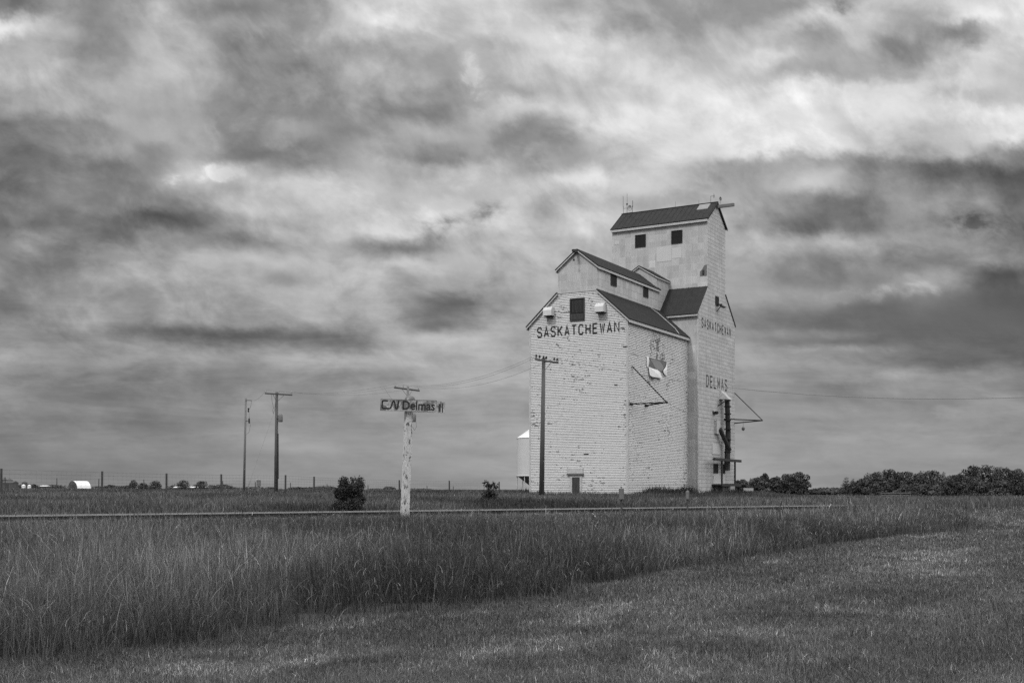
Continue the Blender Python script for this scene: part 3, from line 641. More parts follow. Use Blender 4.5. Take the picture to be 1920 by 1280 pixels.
# antennas and dishes standing on the headhouse roof
def loc2w(p):
    c, s = math.cos(R(-29.607)), math.sin(R(-29.607)); return Vector((9.522 + c*p[0] - s*p[1], 95.0 + s*p[0] + c*p[1], p[2]))
a0 = (-8.35, HM, HP + .10)
an = empty('radio_antenna', loc2w(a0), R(-29.607), 'cluster of whip antennas with a round dish at the left end of the tower roof', 'antenna')
MB().tube((-.35, 0, 0), (-.35, 0, .75), .022).tube((.05, 0, -.03), (.05, 0, .85), .026).tube((.62, 0, -.05), (.62, 0, .7), .026).bar((-.4, 0, .04), (.65, 0, .04), .04, .04).bar((-.38, 0, .52), (.2, 0, .52), .03, .03).build('mast_frame', M['steel'], an)
for x, z0, z1, r in ((-.37, .6, 1.75, .022), (.06, .9, 1.95, .018), (.66, .5, 1.20, .032)): MB().tube((x, 0, z0), (x, 0, z1), r).build('whip', M['steel'], an)
MB().lathe((.05, 0, .92), [(.0, -.09), (.08, -.06), (.09, 0), (.06, .07), (0, .09)]).build('junction_box', M['black'], an)
MB().lathe((.40, -.1, .48), [(.0, .15), (.14, .13), (.25, .06), (.29, 0.0), (.29, -.04), (.22, .03), (.0, .10)], 20, (.35, 1, .1)).build('dish', M['trim'], an, True)
a1 = (.55, HM, HP + .10)
an2 = empty('wind_instrument', loc2w(a1), R(-29.607), 'short mast with two small dish reflectors above the right end of the tower roof', 'antenna')
MB().tube((-.10, 0, 0), (-.10, 0, .62), .018).bar((-.15, 0, .60), (.2, 0, .60), .03, .03).tube((.85, 0, -.22), (.85, 0, .30), .018).build('mast', M['steel'], an2)
MB().lathe((.20, 0, .60), [(0, .08), (.14, .05), (.23, 0), (.15, .02), (0, .03)], 14, (1, .3, 0)).build('dish', M['steel'], an2)
MB().lathe((.88, 0, .24), [(0, .08), (.13, .05), (.20, 0), (.15, .02), (0, .03)], 14, (-1, .3, 0)).build('dish', M['steel'], an2)
for (x, h, lab) in ((-3.15, .55, 'thin lightning rod at the middle of the tower roof ridge'), (-.75, .42, 'short lightning rod beside the pale hatch on the tower roof')):
    tag(MB().tube(loc2w((x, HM, HP + .09)), loc2w((x, HM, HP + .09 + h)), .012).build('lightning_rod', M['steel']), lab, 'lightning rod')
# low guard rail beside the annex
gr = empty('guard_rail', loc2w((.9, 0, 0)), R(-29.607), 'low pipe guard rail in the weeds at the foot of the annex side wall', 'guard rail')
MB().tube((0, 6.4, 1.32), (0, 12.6, 1.30), .03).build('top_rail', M['steel'], gr)
for y in (6.4, 9.5, 12.6): MB().tube((0, y, .5), (0, y, 1.32), .03).build('post', M['steel'], gr)

# ------------------------------------------------------------------ hopper bin behind the annex
bc = at(1011, 917, 131); bz = float(tz(bc.x, bc.y))
hb_ = empty('hopper_bin', (bc.x, bc.y, 0), 0, 'white steel hopper grain bin on legs, half hidden behind the elevator annex', 'grain bin')
k = 131 / F; zt = EYE + (HZ - 821) * k; zb = EYE + (HZ - 892) * k; rb = 2.55
MB().lathe((0, 0, 0), [(rb, zb), (rb, zt)], 40).build('bin_wall', M['bin'], hb_, True)
MB().lathe((0, 0, 0), [(rb + .06, zt - .03), (.35, zt + 1.55), (.35, zt + 1.7), (0, zt + 1.75)], 40).build('cone_roof', M['white'], hb_, True)
MB().lathe((0, 0, 0), [(rb - .05, zb), (.3, zb - 1.7), (.0, zb - 1.72)], 32).build('hopper', M['binsh'], hb_, True)
MB().lathe((0, 0, 0), [(rb + .05, zb + .08), (rb + .12, zb), (rb + .05, zb - .08)], 40).build('ring_beam', M['bin'], hb_)
for q in range(8):
    t = q * math.pi / 4 + .05; MB().tube((rb*.98*math.cos(t), rb*.98*math.sin(t), bz - .2), (rb*.98*math.cos(t), rb*.98*math.sin(t), zb), .05).build('leg', M['bin'], hb_)

# ------------------------------------------------------------------ utility poles
def pole(px0, py0, px1, py1, Y, r0, r1, label, arm=None, ins=(), m='pole', bot=None):
    top = at(px0, py0, Y); b = at(px1, py1, Y); d = (b - top).normalized(); gz = float(tz(b.x, b.y)); b = top + d * ((top.z - gz + .3) / -d.z)
    e = empty('utility_pole', (b.x, b.y, gz), 0, label, 'utility pole', 'wooden utility poles along the railway')
    o = Vector((b.x, b.y, gz)); T = top - o
    MB().tube(b - o, T, r0, r1, 12).build('pole', M[m], e, True)
    pts = []
    if arm:
        A, B = arm[0] - o, arm[1] - o; c = Vector((T.x, T.y, 0)); nrm = (B - A).cross(Vector((0, 0, 1))).normalized() * (r1 + .05)
        A, B = A - nrm, B - nrm
        if nrm.y < 0: A, B = A + 2*nrm, B + 2*nrm
        MB().bar(A, B, .10, .13).build('crossarm', M['pole'], e)
        mid = A.lerp(B, .5)
        for t in (.28, .72): 
            p = A.lerp(B, t); MB().tube(p, (T.x, T.y, p.z - .75), .018).build('brace', M['steel'], e)
        for t in ins:
            p = A.lerp(B, t) + Vector((0, 0, .06))
            MB().tube(p, p + Vector((0, 0, .14)), .015).lathe(p + Vector((0, 0, .10)), [(.0, 0), (.075, .01), (.085, .06), (.055, .12), (.06, .16), (0, .2)]).build('insulator', M['black'] if len(ins) > 4 else M['glass'], e)
            pts.append(p + o + Vector((0, 0, .27)))
    return e, o, T, pts
p1, o1, T1, _ = pole(461, 746, 457.6, 914, 124, .13, .10, 'plain grey utility pole without crossarm, leftmost of the poles', m='pole2')
MB().bar(T1 + Vector((0, -.12, -.25)), T1 + Vector((.65, -.12, -.27)), .06, .06).bar(T1 + Vector((0, -.12, -2.45)), T1 + Vector((.4, -.12, -2.45)), .05, .05).build('side_arm', M['rust'], p1)
MB().lathe(T1 + Vector((.38, -.12, -2.75)), [(0, 0), (.09, .1), (.09, .5), (0, .65)]).lathe(T1 + Vector((.30, -.12, -1.55)), [(0, 0), (.10, .1), (.06, .3), (.1, .45), (0, .5)]).build('fuse_cutout', M['rust'], p1)
def curve_tube(pts, r, name, m, parent=None, n=5):
    mb = MB()
    for a, b in zip(pts[:-1], pts[1:]): mb.tube(a, b, r, n=n, cap=False)
    return mb.build(name, M[m], parent)
curve_tube([T1 + Vector(p) for p in ((.65, -.12, -.27), (.55, -.12, -.9), (.35, -.12, -1.3), (.4, -.12, -2.2), (.5, -.12, -2.9), (.4, -.12, -3.6), (.1, -.12, -3.9))], .02, 'lead_wire', 'wire', p1)
p2, o2, T2, i2 = pole(519, 735, 517.5, 922, 112, .20, .13, 'dark utility pole with crossarm, transformer can and guy wire, left of the bush', (at(495, 737.5, 111), at(546, 740.5, 113)), (.03, .5, .97))
MB().lathe(T2 + Vector((.38, -.1, -2.9)), [(0, 0), (.2, .02), (.22, .1), (.22, .65), (.12, .78), (0, .82)], 14).build('transformer', M['pole2'], p2, True)
MB().tube(T2 + Vector((.22, -.1, -2.6)), T2 + Vector((.0, -.1, -2.6)), .05).build('transformer_bracket', M['rust'], p2)
curve_tube([T2 + Vector(p) for p in ((-.5, -.15, -.15), (-.42, -.15, -1.0), (-.28, -.15, -1.5), (-.38, -.15, -1.75), (-.30, -.15, -2.1), (-.18, -.15, -1.7), (-.1, -.15, -.9))], .02, 'lead_wire', 'wire', p2)
MB().tube(T2 + Vector((-.18, -.12, -9.6)), T2 + Vector((-.16, -.12, -6.2)), .05).build('conduit', M['rust'], p2)
MB().tube(T2 + Vector((.17, -.12, -8.4)), T2 + Vector((.15, -.12, -4.0)), .05).build('conduit', M['rust'], p2)
ga = at(465.5, 911, 108); gt = T2 + o2 + Vector((-.3, -.1, -2.1))
tag(MB().tube(gt, ga, .012, n=5).tube(ga.lerp(gt, .0), ga.lerp(gt, .07), .06).build('guy_wire', M['wire']), 'slanting guy wire with a dark guard anchored left of the transformer pole', 'guy wire')
p3, o3, T3, i3 = pole(765, 724, 762.5, 922, 105, .16, .11, 'grey utility pole with crossarm rising behind the station name sign', (at(737, 726.5, 104.2), at(784, 732.5, 106.6)), (.04, .35, .96), m='pole2')
MB().lathe(T3 + Vector((.55, -.1, -3.25)), [(0, 0), (.18, .02), (.2, .1), (.2, .65), (.1, .78), (0, .82)], 14).build('transformer', M['pole2'], p3, True)
curve_tube([T3 + Vector(p) for p in ((.4, -.3, -2.9), (.75, -.3, -3.2), (.8, -.3, -3.7), (.6, -.3, -4.0), (.4, -.3, -3.6))], .018, 'lead_wire', 'wire', p3)
MB().bar(T3 + Vector((-.9, -.2, -1.35)), T3 + Vector((-.1, -.2, -1.35)), .05, .05).build('side_arm', M['rust'], p3)
curve_tube([T3 + Vector(p) for p in ((-2.2, -.1, -.05), (-1.8, -.1, -.7), (-1.35, -.1, -1.35))], .012, 'lead_wire', 'wire', p3)
p4, o4, T4, i4 = pole(1019.5, 671, 1015.5, 930, 84, .20, .13, 'tall dark utility pole with insulators standing in front of the elevator', (at(1000, 673.5, 83.2), at(1043, 680.5, 85.0)), (.05, .19, .36, .48, .83, .96))
# wires
def sagwire(a, b, sag, label, r=.009, group='overhead wires between the utility poles'):
    n = 14; pts = [Vector(a).lerp(Vector(b), i / n) - Vector((0, 0, sag * 4 * (i/n) * (1 - i/n))) for i in range(n + 1)]
    o = curve_tube(pts, r, 'overhead_wire', 'wire'); return tag(o, label, 'wire', group)
for i, j, nm in ((0, 0, 'leftmost'), (1, 1, 'middle'), (2, 2, 'rightmost')):
    sagwire(i2[i], i3[j], .55, f'thin wire joining the {nm} insulators of the transformer pole and the pole behind the sign')
for i, j, nm in ((0, 0, 'topmost'), (1, 1, 'middle'), (2, 4, 'lowest')):
    sagwire(i3[i], i4[j], .9, f'{nm} of three wires rising from behind the sign to the elevator pole')
sagwire(T1 + o1 + Vector((.65, -.12, -.27)), i2[0], .3, 'short wire between the plain pole and the transformer pole')
wend = at(2330, 712, 64)
sagwire(i4[5], wend, 1.9, 'long single wire crossing the elevator and running off to the right', .016)
sagwire(loc2w(tip), loc2w((MX1 + .2, 18.2, 8.3)), .35, 'dark service wire from the annex bracket to the tower end wall', .015)

# ------------------------------------------------------------------ station name sign
D = 38.0; kk = D / F
sb = at(759.2, 960, D); st = at(767.3, 744, D); ax = (sb - st).normalized(); gz = float(tz(sb.x, sb.y)); base = st + ax * ((st.z - gz + .3) / -ax.z)
sg = empty('station_sign', (base.x, base.y, gz), 0, 'leaning station name board reading CN Delmas on a peeling white post', 'station sign')
O = Vector((base.x, base.y, gz))
f = MB(); hw = .108; ca, sa = math.cos(R(35)), math.sin(R(35))
cs = [Vector((ca*a - sa*b, sa*a + ca*b, 0)) for a, b in ((-hw, -hw), (hw, -hw), (hw, hw), (-hw, hw))]
tp = st - O; bt = base - O
f.hexa([bt + c * 1.02 for c in cs] + [tp + c * .95 + Vector((0, 0, -.04)) for c in cs]); f.build('post', M['postw'], sg)
f = MB().lathe(tp + Vector((0.02, .05, -.06)), [(.17, -.3), (.17, 0), (.14, .06), (.06, .11), (0, .13)], 12); f.build('post_cap', M['oldwood'], sg)
for (z, dxx, s_) in ((3.15, -.02, .22), (2.25, -.05, .12)):
    pass
P0 = at(714, 747.8, D - .22) - O; P1 = at(818.5, 750.6, D - .22) - O; P2 = at(817.5, 771.5, D - .22) - O; P3 = at(713, 769.2, D - .22) - O
f = MB().prism([P3, P2, P1, P0], (0, .03, 0)); bd = f.build('name_board', M['signw'], sg)
Q0 = at(772, 749.6, D + .25) - O; Q1 = at(835, 752.8, D + .25) - O; Q2 = at(833.5, 774.2, D + .25) - O; Q3 = at(771, 771.5, D + .25) - O
f = MB().prism([Q3, Q2, Q1, Q0], (0, .03, 0)); bb = f.build('rear_name_board', M['signw'], sg)
f = MB()
for (a, b, c, d) in ((822, 826, 757, 772), (828.5, 830.5, 755, 773)):
    f.prism([at(a, d, D + .245) - O, at(b, d, D + .245) - O, at(b + .5, c, D + .245) - O, at(a + .5, c, D + .245) - O], (0, .004, 0))
f.build('painted_bars', M['sblack'], bb)
ux = (P1 - P0).normalized(); uz = (P0 - P3).normalized()
def on_board(x, y, l=0): return P3 + ux * x + uz * y + Vector((0, -.004 - l, 0))
# frame edges of the board
f = MB()
for a, b in ((P0, P1), (P1, P2), (P2, P3), (P3, P0)): f.tube(a + Vector((0, -.003, 0)), b + Vector((0, -.003, 0)), .006, n=5)
f.build('board_edge', M['oldwood'], bd)
# CN mark: continuous rounded line
def rnd(pts, r=.05, n=4):
    out = [pts[0]]
    for i in range(1, len(pts) - 1):
        p, a, b = Vector(pts[i]), Vector(pts[i-1]), Vector(pts[i+1]); ra = min(r, (a-p).length*.48); rb2 = min(r, (b-p).length*.48)
        s, e = p + (a - p).normalized()*ra, p + (b - p).normalized()*rb2
        for k in range(n + 1):
            t = k / n; out.append(tuple(s*(1-t)**2 + p*2*t*(1-t) + e*t*t))
    out.append(pts[-1]); return out
lg = MB(); y0, y1 = .065, .325
strokes(lg, rnd([(.235, .325), (.055, .325), (.055, .075), (.33, .075), (.375, .21), (.405, .325), (.445, .325), (.50, .075), (.555, .075), (.59, .335)], .05), .050, lambda x, y: on_board(x, y))
lg.build('railway_mark', M['black'], bd)
tcv = bpy.data.curves.new('txt', 'FONT'); tcv.body = 'Delmas'; tcv.size = 1.0; tcv.offset = .018; tcv.extrude = .002
to = bpy.data.objects.new('txt', tcv); col.objects.link(to); bpy.context.view_layer.update()
dg = bpy.context.evaluated_depsgraph_get(); tm = bpy.data.meshes.new_from_object(to.evaluated_get(dg)); bpy.data.objects.remove(to)
xs = [v_.co.x for v_ in tm.vertices]; ys = [v_.co.y for v_ in tm.vertices]; x0, x1, yb, yt = min(xs), max(xs), min(ys), max(ys)
for v_ in tm.vertices:
    v_.co = on_board(.72 + (v_.co.x - x0) / (x1 - x0) * 1.06, .045 + (v_.co.y - yb) / (yt - yb) * .30, v_.co.z)
tm.materials.clear(); tm.materials.append(M['black']); tl = bpy.data.objects.new('name_lettering', tm); col.objects.link(tl); tl.parent = bd

# ------------------------------------------------------------------ marker posts by the track, pedestal
for (px, yt_, yb_, D_, wd, lab) in ((1165, 914.5, 936.5, 46, .21, 'grey canister topped marker post before the track, in front of the annex corner'),
                                    (1289, 920, 936.5, 53, .17, 'narrower marker post with a pale canister before the track, near the tower')):
    p = at(px, yb_, D_); gz = float(tz(p.x, p.y)); zt = at(px, yt_, D_).z
    e = empty('marker_post', (p.x, p.y, gz), 0, lab, 'marker post', 'marker posts beside the track')
    MB().tube((0, 0, -.2), (0, 0, p.z - gz), .035).build('post', M['fence'], e)
    MB().lathe((0, 0, p.z - gz), [(0, 0), (wd/2 - .02, 0), (wd/2, .03), (wd/2, zt - p.z - .03), (wd/2 - .03, zt - p.z), (.03, zt - p.z), (.03, zt - p.z + .06), (0, zt - p.z + .06)], 14).build('canister', M['steel'], e)
p = at(485, 911, 105); gz = float(tz(p.x, p.y))
e = empty('utility_pedestal', (p.x, p.y, gz), 0, 'small pale cable pedestal box between the two left utility poles', 'pedestal box')
MB().tube((0, 0, -.1), (0, 0, 1.0), .08).build('post', M['oldwood'], e); MB().box(-.17, .17, -.12, .12, at(0, 911, 105).z - gz, at(0, 899.5, 105).z - gz).build('box', M['steel'], e)
MB().box(-.19, .19, -.14, .14, at(0, 899.5, 105).z - gz + .002, at(0, 898.8, 105).z - gz + .03).build('box_lid', M['trim'], e)

# ------------------------------------------------------------------ fences
def fence(posts, label, mesh, Yf, pr):
    fe = empty('wire_fence', (0, 0, 0), 0, label, 'wire fence'); tops = []
    for (px, pt) in posts:
        Y = Yf(px); t = at(px, pt, Y); gz = float(tz(t.x, t.y))
        MB().tube((t.x, t.y, gz - .2), (t.x + random.uniform(-.03, .03), t.y, t.z), pr, pr * .9, 8).build('fence_post', M['fence'], fe)
        tops.append((Vector((t.x, t.y, t.z)), gz))
    if mesh:
        mb = MB(); 
        for (a, ga_), (b, gb) in zip(tops[:-1], tops[1:]):
            L = (Vector((b.x, b.y)) - Vector((a.x, a.y))).length
            for r in range(8):
                t = r / 7 * .92 + .04; mb.tube((a.x, a.y, ga_ + (a.z - ga_) * t), (b.x, b.y, gb + (b.z - gb) * t), .006, n=3, cap=False)
            nv = int(L / .45)
            for k in range(nv):
                t = (k + .5) / nv; p = a.lerp(b, t); g = ga_ + (gb - ga_) * t
                mb.tube((p.x, p.y, g + .05), (p.x, p.y, g + (p.z - g) * .96), .0045, n=3, cap=False)
        mb.build('wire_mesh', M['mesh'], fe)
    return fe
def Yline(px):   # fence from (X-32,Y72) to (-1.7,150)
    r = (px - 960) / F; t = (r * 72 + 32) / (30.3 - 78 * r); return 72 + 78 * t
fence([(-190, 868), (-80, 873), (2, 878), (191, 883), (312, 887), (415, 888.5), (535, 890), (588.6, 893), (640, 896), (749, 899.5), (842.6, 900.5), (936, 902.5)],
      'tall page wire fence with dark round posts across the field left of the elevator', True, Yline, .085)
fence([(-120, 893), (9.6, 894), (106.5, 896), (185, 897), (270, 898.5), (417.6, 901), (479, 903), (545, 904.5), (613, 907), (690, 909), (800.5, 910.5), (850, 911)],
      'second fence of short thin posts far out in the field', False, lambda px: 150 + (px / 900) * 60, .07)

# ------------------------------------------------------------------ foliage
def leaf_cloud(name, centers, radii, n, size, m, parent=None, tone=(.6, 1.5), flat=.5, shell=.55):
    """leaf-sized quads spread through ellipsoid clumps"""
    centers = np.asarray(centers, float); radii = np.asarray(radii, float); vol = radii.prod(1) ** (2/3); c = rng.choice(len(centers), n, p=vol / vol.sum())
    d = rng.normal(size=(n, 3)); d /= np.linalg.norm(d, axis=1)[:, None]; rr_ = (shell + (1 - shell) * rng.random(n) ** .6) * np.where(rng.random(n) < .12, rng.uniform(1.0, 1.25, n), 1)
    p = centers[c] + d * radii[c] * rr_[:, None]
    nrm = d + rng.normal(size=(n, 3)) * .8; nrm[:, 2] += flat; nrm /= np.linalg.norm(nrm, axis=1)[:, None]
    a = np.cross(nrm, rng.normal(size=(n, 3))); a /= np.linalg.norm(a, axis=1)[:, None]; b = np.cross(nrm, a)
    s = size * rng.uniform(.5, 1.3, n)[:, None]
    V = np.stack([p - a*s, p - b*s*.55, p + a*s, p + b*s*.55], 1).reshape(-1, 3)
    ct = rng.uniform(.6, 1.5, len(centers))[c]
    t = np.repeat(rng.uniform(tone[0], tone[1], n) * ct, 4)
    o = np_mesh(name, V, np.arange(4 * n).reshape(-1, 4), M[m], t)
    if parent: o.parent = parent
    return o
def broad_tree(px, Y, top_py, half_px, label, group, base_z=None, n=2600, kind='round', m='leafd', name='tree', lean=0):
    c = at(px, HZ, Y); gz = float(tz(c.x, c.y)) if base_z is None else base_z; H = at(px, top_py, Y).z - gz; W = half_px * Y / F
    e = empty(name, (c.x, c.y, gz), 0, label, 'tree', group)
    MB().tube((0, 0, -.3), (lean, 0, H * .55), max(.10, H * .028), H * .012, 8).tube((0, 0, H*.25), (W*.4, .2, H*.6), H*.012, H*.006, 6).tube((0, 0, H*.3), (-W*.4, -.2, H*.62), H*.012, H*.006, 6).build('trunk', M['bark'], e)
    C_, R_ = [], []
    if kind == 'spruce':
        L = 9
        for k in range(L):
            t = k / L; z = H * (.08 + .88 * t); r = W * (1 - t) ** .85 + .12
            for q in range(5 if k < 6 else 3):
                an_ = q * 2.4 + k * 1.3; C_.append((math.cos(an_)*r*.45, math.sin(an_)*r*.45, z)); R_.append((r*.62, r*.62, H*.06))
        size = .13
    else:
        K = 22
        for k in range(K):
            t = (k + .5) / K; z = H * (.14 + .76 * t); rad = W * math.sin(math.pi * min(.98, .34 + .50 * t)) ** .7
            an_ = k * 2.4 + random.random(); rd = rad * random.uniform(.25, .85)
            s = W * random.uniform(.26, .46) * (1.15 - .35 * t); C_.append((math.cos(an_)*rd, math.sin(an_)*rd, z)); R_.append((s, s, min(s * .8, H*.16)))
        C_.append((random.uniform(-.2, .2)*W, 0, H*.90)); R_.append((W*.34, W*.3, H*.10)); C_.append((0, 0, H*.38)); R_.append((W*.85, W*.6, H*.34))
        size = .20
    leaf_cloud('crown', C_, R_, n, size * (1 if Y > 150 else .5), m, e); return e
GRP = 'trees of the shelter belt right of the elevator'
TR = [(1392,215,904,14,'round','low dark bush right behind the foot of the elevator'),
 (1420,225,897,20,'round','rounded tree nearest the elevator with a pale left edge'),(1434,230,888,12,'round','slim tree with a small topknot poking above the left clump'),
 (1455,235,898,18,'round','squat tree in the middle of the clump nearest the elevator'),(1476,225,892,18,'round','bushy tree with a ragged top right of the middle of the left clump'),
 (1497,222,889,20,'round','tall dark rounded tree closing the left clump on its right'),
 (1587,232,893,15,'spruce','dark pointed spruce at the left end of the long tree belt'),(1599,240,896,12,'spruce','second pointed spruce just right of the end spruce'),
 (1616,228,900,20,'round','low tree filling the slope between spruces and tall grove'),(1640,232,886,24,'round','big tree starting the left dome of the grove'),
 (1668,236,880,26,'round','highest broad tree of the left grove dome'),(1697,238,884,24,'round','broad tree just right of the highest dome tree'),
 (1655,215,905,20,'round','low shrub tree before the left grove dome'),(1722,235,890,18,'round','narrow tree dipping right of the left dome'),
 (1745,232,885,24,'round','paler rounded tree in the middle of the belt'),(1770,240,881,14,'spruce','pointed spruce rising above the middle of the belt'),
 (1735,212,912,24,'round','pale low willow clump in front of the belt middle'),(1790,226,893,22,'round','dark squat tree beneath the middle spruce'),(1801,244,886,10,'spruce','thin spruce at the notch before the right grove'),
 (1822,238,876,24,'round','tall airy tree beginning the right grove'),(1850,240,873,26,'round','tallest airy tree of the right grove'),(1880,238,878,24,'round','broad tree right of the tallest airy one'),
 (1908,235,881,22,'round','tree at the right edge of the picture'),(1700,214,912,22,'round','dark low bush before the left grove dome, right side'),(1835,215,903,24,'round','shorter tree in front of the right grove'),
 (1880,214,906,24,'round','shorter dense tree in front near the right edge'),(1940,236,879,26,'round','tree cut by the right picture edge'),(1980,236,884,26,'round','tree just past the right picture edge')]
for (px, Y, ty, hw_, kd, lab) in TR: broad_tree(px, Y, ty - 3 + random.uniform(-2, 2.5), hw_ * random.uniform(1.0, 1.25), lab, GRP, kind=kd, n=4600 if kd == 'round' else 2600, name='spruce_tree' if kd == 'spruce' else 'broadleaf_tree')
for (px, ty, hw_, lab) in ((250, 899, 9, 'far small tree with a thin top, first past the quonset'), (292, 901, 13, 'far rounded tree, second past the quonset'), (343, 899.5, 13, 'far rounded tree, left of the far pair'), (377, 901, 14, 'far rounded tree, right of the far pair'), (268, 905, 10, 'far low tree between the first and second past the quonset')):
    broad_tree(px, 400, ty, hw_, lab, 'small far trees on the left horizon', n=1500, name='broadleaf_tree')
# distant woods: low ribbons of bush near the horizon
def woods(pts, Y, name_label, n, hz_extra=0, thick=12):
    C_, R_ = [], []
    for (x0, x1, ytop) in pts:
        X0, X1 = (x0 - 960) / F * Y, (x1 - 960) / F * Y; zt_ = EYE + (HZ - ytop) / F * Y
        for k in range(max(3, int((X1 - X0) / 5))):
            x = random.uniform(X0, X1); h = (zt_ - .4) * random.uniform(.65, 1.05); C_.append((x, Y + random.uniform(0, thick), .4 + h * .5)); R_.append((random.uniform(3, 6), 4, h * .5))
    o = leaf_cloud('distant_woods', C_, R_, n, .55, 'leafd', tone=(.7, 1.3)); return tag(o, name_label, 'woods', kind='stuff')
woods([(-120, 120, 906.5), (120, 260, 907.5), (230, 420, 907.5), (400, 480, 910), (470, 640, 911), (600, 660, 914), (688, 752, 912.2), (752, 800, 914.5)], 560, 'low dark band of far woods along the left horizon', 26000)
woods([(1500, 1590, 922.5)], 330, 'low far band of woods in the gap right of the elevator', 5000)
woods([(1560, 2000, 915)], 300, 'dark wood filling in behind the shelter belt', 9000)

# bush by the track, sapling, brush at the right edge
def bush(px, Y, top, bot, hw_, label, n, size, name='bush', topk=1.0, clumps=26):
    c = at(px, HZ, Y); gz = float(tz(c.x, c.y)); H = at(px, top, Y).z - gz; W = hw_ * Y / F
    e = empty(name, (c.x, c.y, gz), 0, label, 'bush'); f = MB()
    for k in range(9):
        a = k * .7; f.tube((.08*math.cos(a), .08*math.sin(a), -.1), (W*.6*math.cos(a), W*.6*math.sin(a), H*random.uniform(.6, .9)), .018, .006, 5)
    f.build('stems', M['bark'], e); C_, R_ = [], []
    for k in range(clumps):
        t = random.random(); a = k * 2.4 + random.uniform(-.4, .4); r = W * random.uniform(.35, .85) * math.sin(math.pi * (.24 + .60 * t)) ** .45
        C_.append((r*math.cos(a), r*math.sin(a), H * (.12 + .74 * t * topk))); s = W * random.uniform(.22, .36); R_.append((s, s, s * 1.05))
    leaf_cloud('foliage', C_, R_, n, size, 'leaf', e, tone=(.35, 1.1), shell=.3); return e
bush(655, 50, 891, 957, 33, 'dense dark leafy bush standing behind the rail left of the station sign', 9000, .045, clumps=46)
bush(917, 62, 900, 937, 19, 'thin upright sapling standing in the grass left of the elevator', 1500, .06, 'sapling', 1.05, 30)
bush(1903, 78, 939, 953, 20, 'heap of dark cut brush lying in the field at the right edge', 900, .07, 'brush_pile', .6, 10)
bush(992, 90, 921, 932, 8, 'small dark weed clump at the left foot of the annex', 500, .05, 'weed_clump', .7, 6)

# ------------------------------------------------------------------ far farmyard on the left
D_ = 420
qh = at(136, 915, D_); gz = float(tz(qh.x, qh.y)); rq = 3.3
e = empty('quonset_shed', (qh.x, qh.y, gz - .1), R(-38), 'far arched quonset shed with a bright curved metal roof', 'shed')
zt = at(147, 901.2, D_).z - gz + .1
L = 5.5; f = MB(); n = 14
for k in range(n):
    t0, t1 = math.pi*k/n, math.pi*(k+1)/n; f.poly([(rq*math.cos(t0), 0, zt*math.sin(t0)), (rq*math.cos(t1), 0, zt*math.sin(t1)), (rq*math.cos(t1), L, zt*math.sin(t1)), (rq*math.cos(t0), L, zt*math.sin(t0))])
f.build('arched_roof', M['white'], e, True)
MB().prism([(rq*.98*math.cos(math.pi*k/n), .1, zt*.98*math.sin(math.pi*k/n)) for k in range(n+1)], (0, .1, 0)).build('end_wall', M['farm'], e)
MB().box(-1.5, 1.5, .02, .09, 0, 2.0).build('shed_door', M['louver'], e)
def farm_box(px0, px1, top, Y, name, label, cat, m='farm', roof='farm', rise=.6, dep=5):
    a, b = at(px0, top, Y), at(px1, top, Y); c = (a + b) / 2; gz = float(tz(c.x, c.y)) - .2; W = (b.x - a.x) / 2; H = a.z - gz
    e = empty(name, (c.x, c.y, gz), 0, label, cat)
    MB().box(-W, W, 0, dep, 0, H - rise).build('wall', M[m], e)
    MB().prism([(-W - .1, -.2, H - rise + .003), (-W - .1, dep + .2, H - rise + .003), (-W - .1, dep / 2, H)], (2 * W + .2, 0, 0)).build('roof', M[roof], e)
    MB().box(-W*.25, W*.25, -.04, -.004, .05, (H - rise) * .8).build('door', M['louver'], e); return e
farm_box(3, 24, 901, 430, 'farm_shed', 'dark farm shed at the far left edge below two pointed roofs', 'shed', rise=.8)
farm_box(74, 87, 909.5, 430, 'low_shed', 'tiny low white roofed shed left of the quonset', 'shed', 'farm', 'white', .35, 4)
farm_box(325, 386, 911.5, 440, 'long_shed', 'long low pale roofed shed below the far pair of trees', 'shed', 'farm', 'white', .45, 5)
def far_bin(px, top, hw_, Y, label, m='farm', rm='farm', flat=False):
    c = at(px, top, Y); gz = float(tz(c.x, c.y)) - .2; H = c.z - gz; r = hw_ * Y / F
    e = empty('round_bin', (c.x, c.y, gz), 0, label, 'grain bin', 'round bins of the far farmyard')
    MB().lathe((0, 0, 0), [(r, 0), (r, H - r * .6)], 16).build('bin_wall', M[m], e, True); MB().lathe((0, 0, 0), [(r * 1.05, H - r * .6), (.1, H), (0, H)], 16).build('cone_roof', M[rm], e)
far_bin(8, 895.5, 6, 450, 'left of the two pointed bins behind the dark shed'); far_bin(18, 896.5, 6, 450, 'right of the two pointed bins behind the dark shed')
far_bin(46, 901.5, 5, 440, 'lone dark pointed bin between the shed and the quonset')
far_bin(44, 907.5, 3.5, 420, 'small white bin below the lone dark pointed one', 'white', 'white'); far_bin(55, 908, 3.2, 420, 'small white bin right of the other small white one', 'white', 'white')
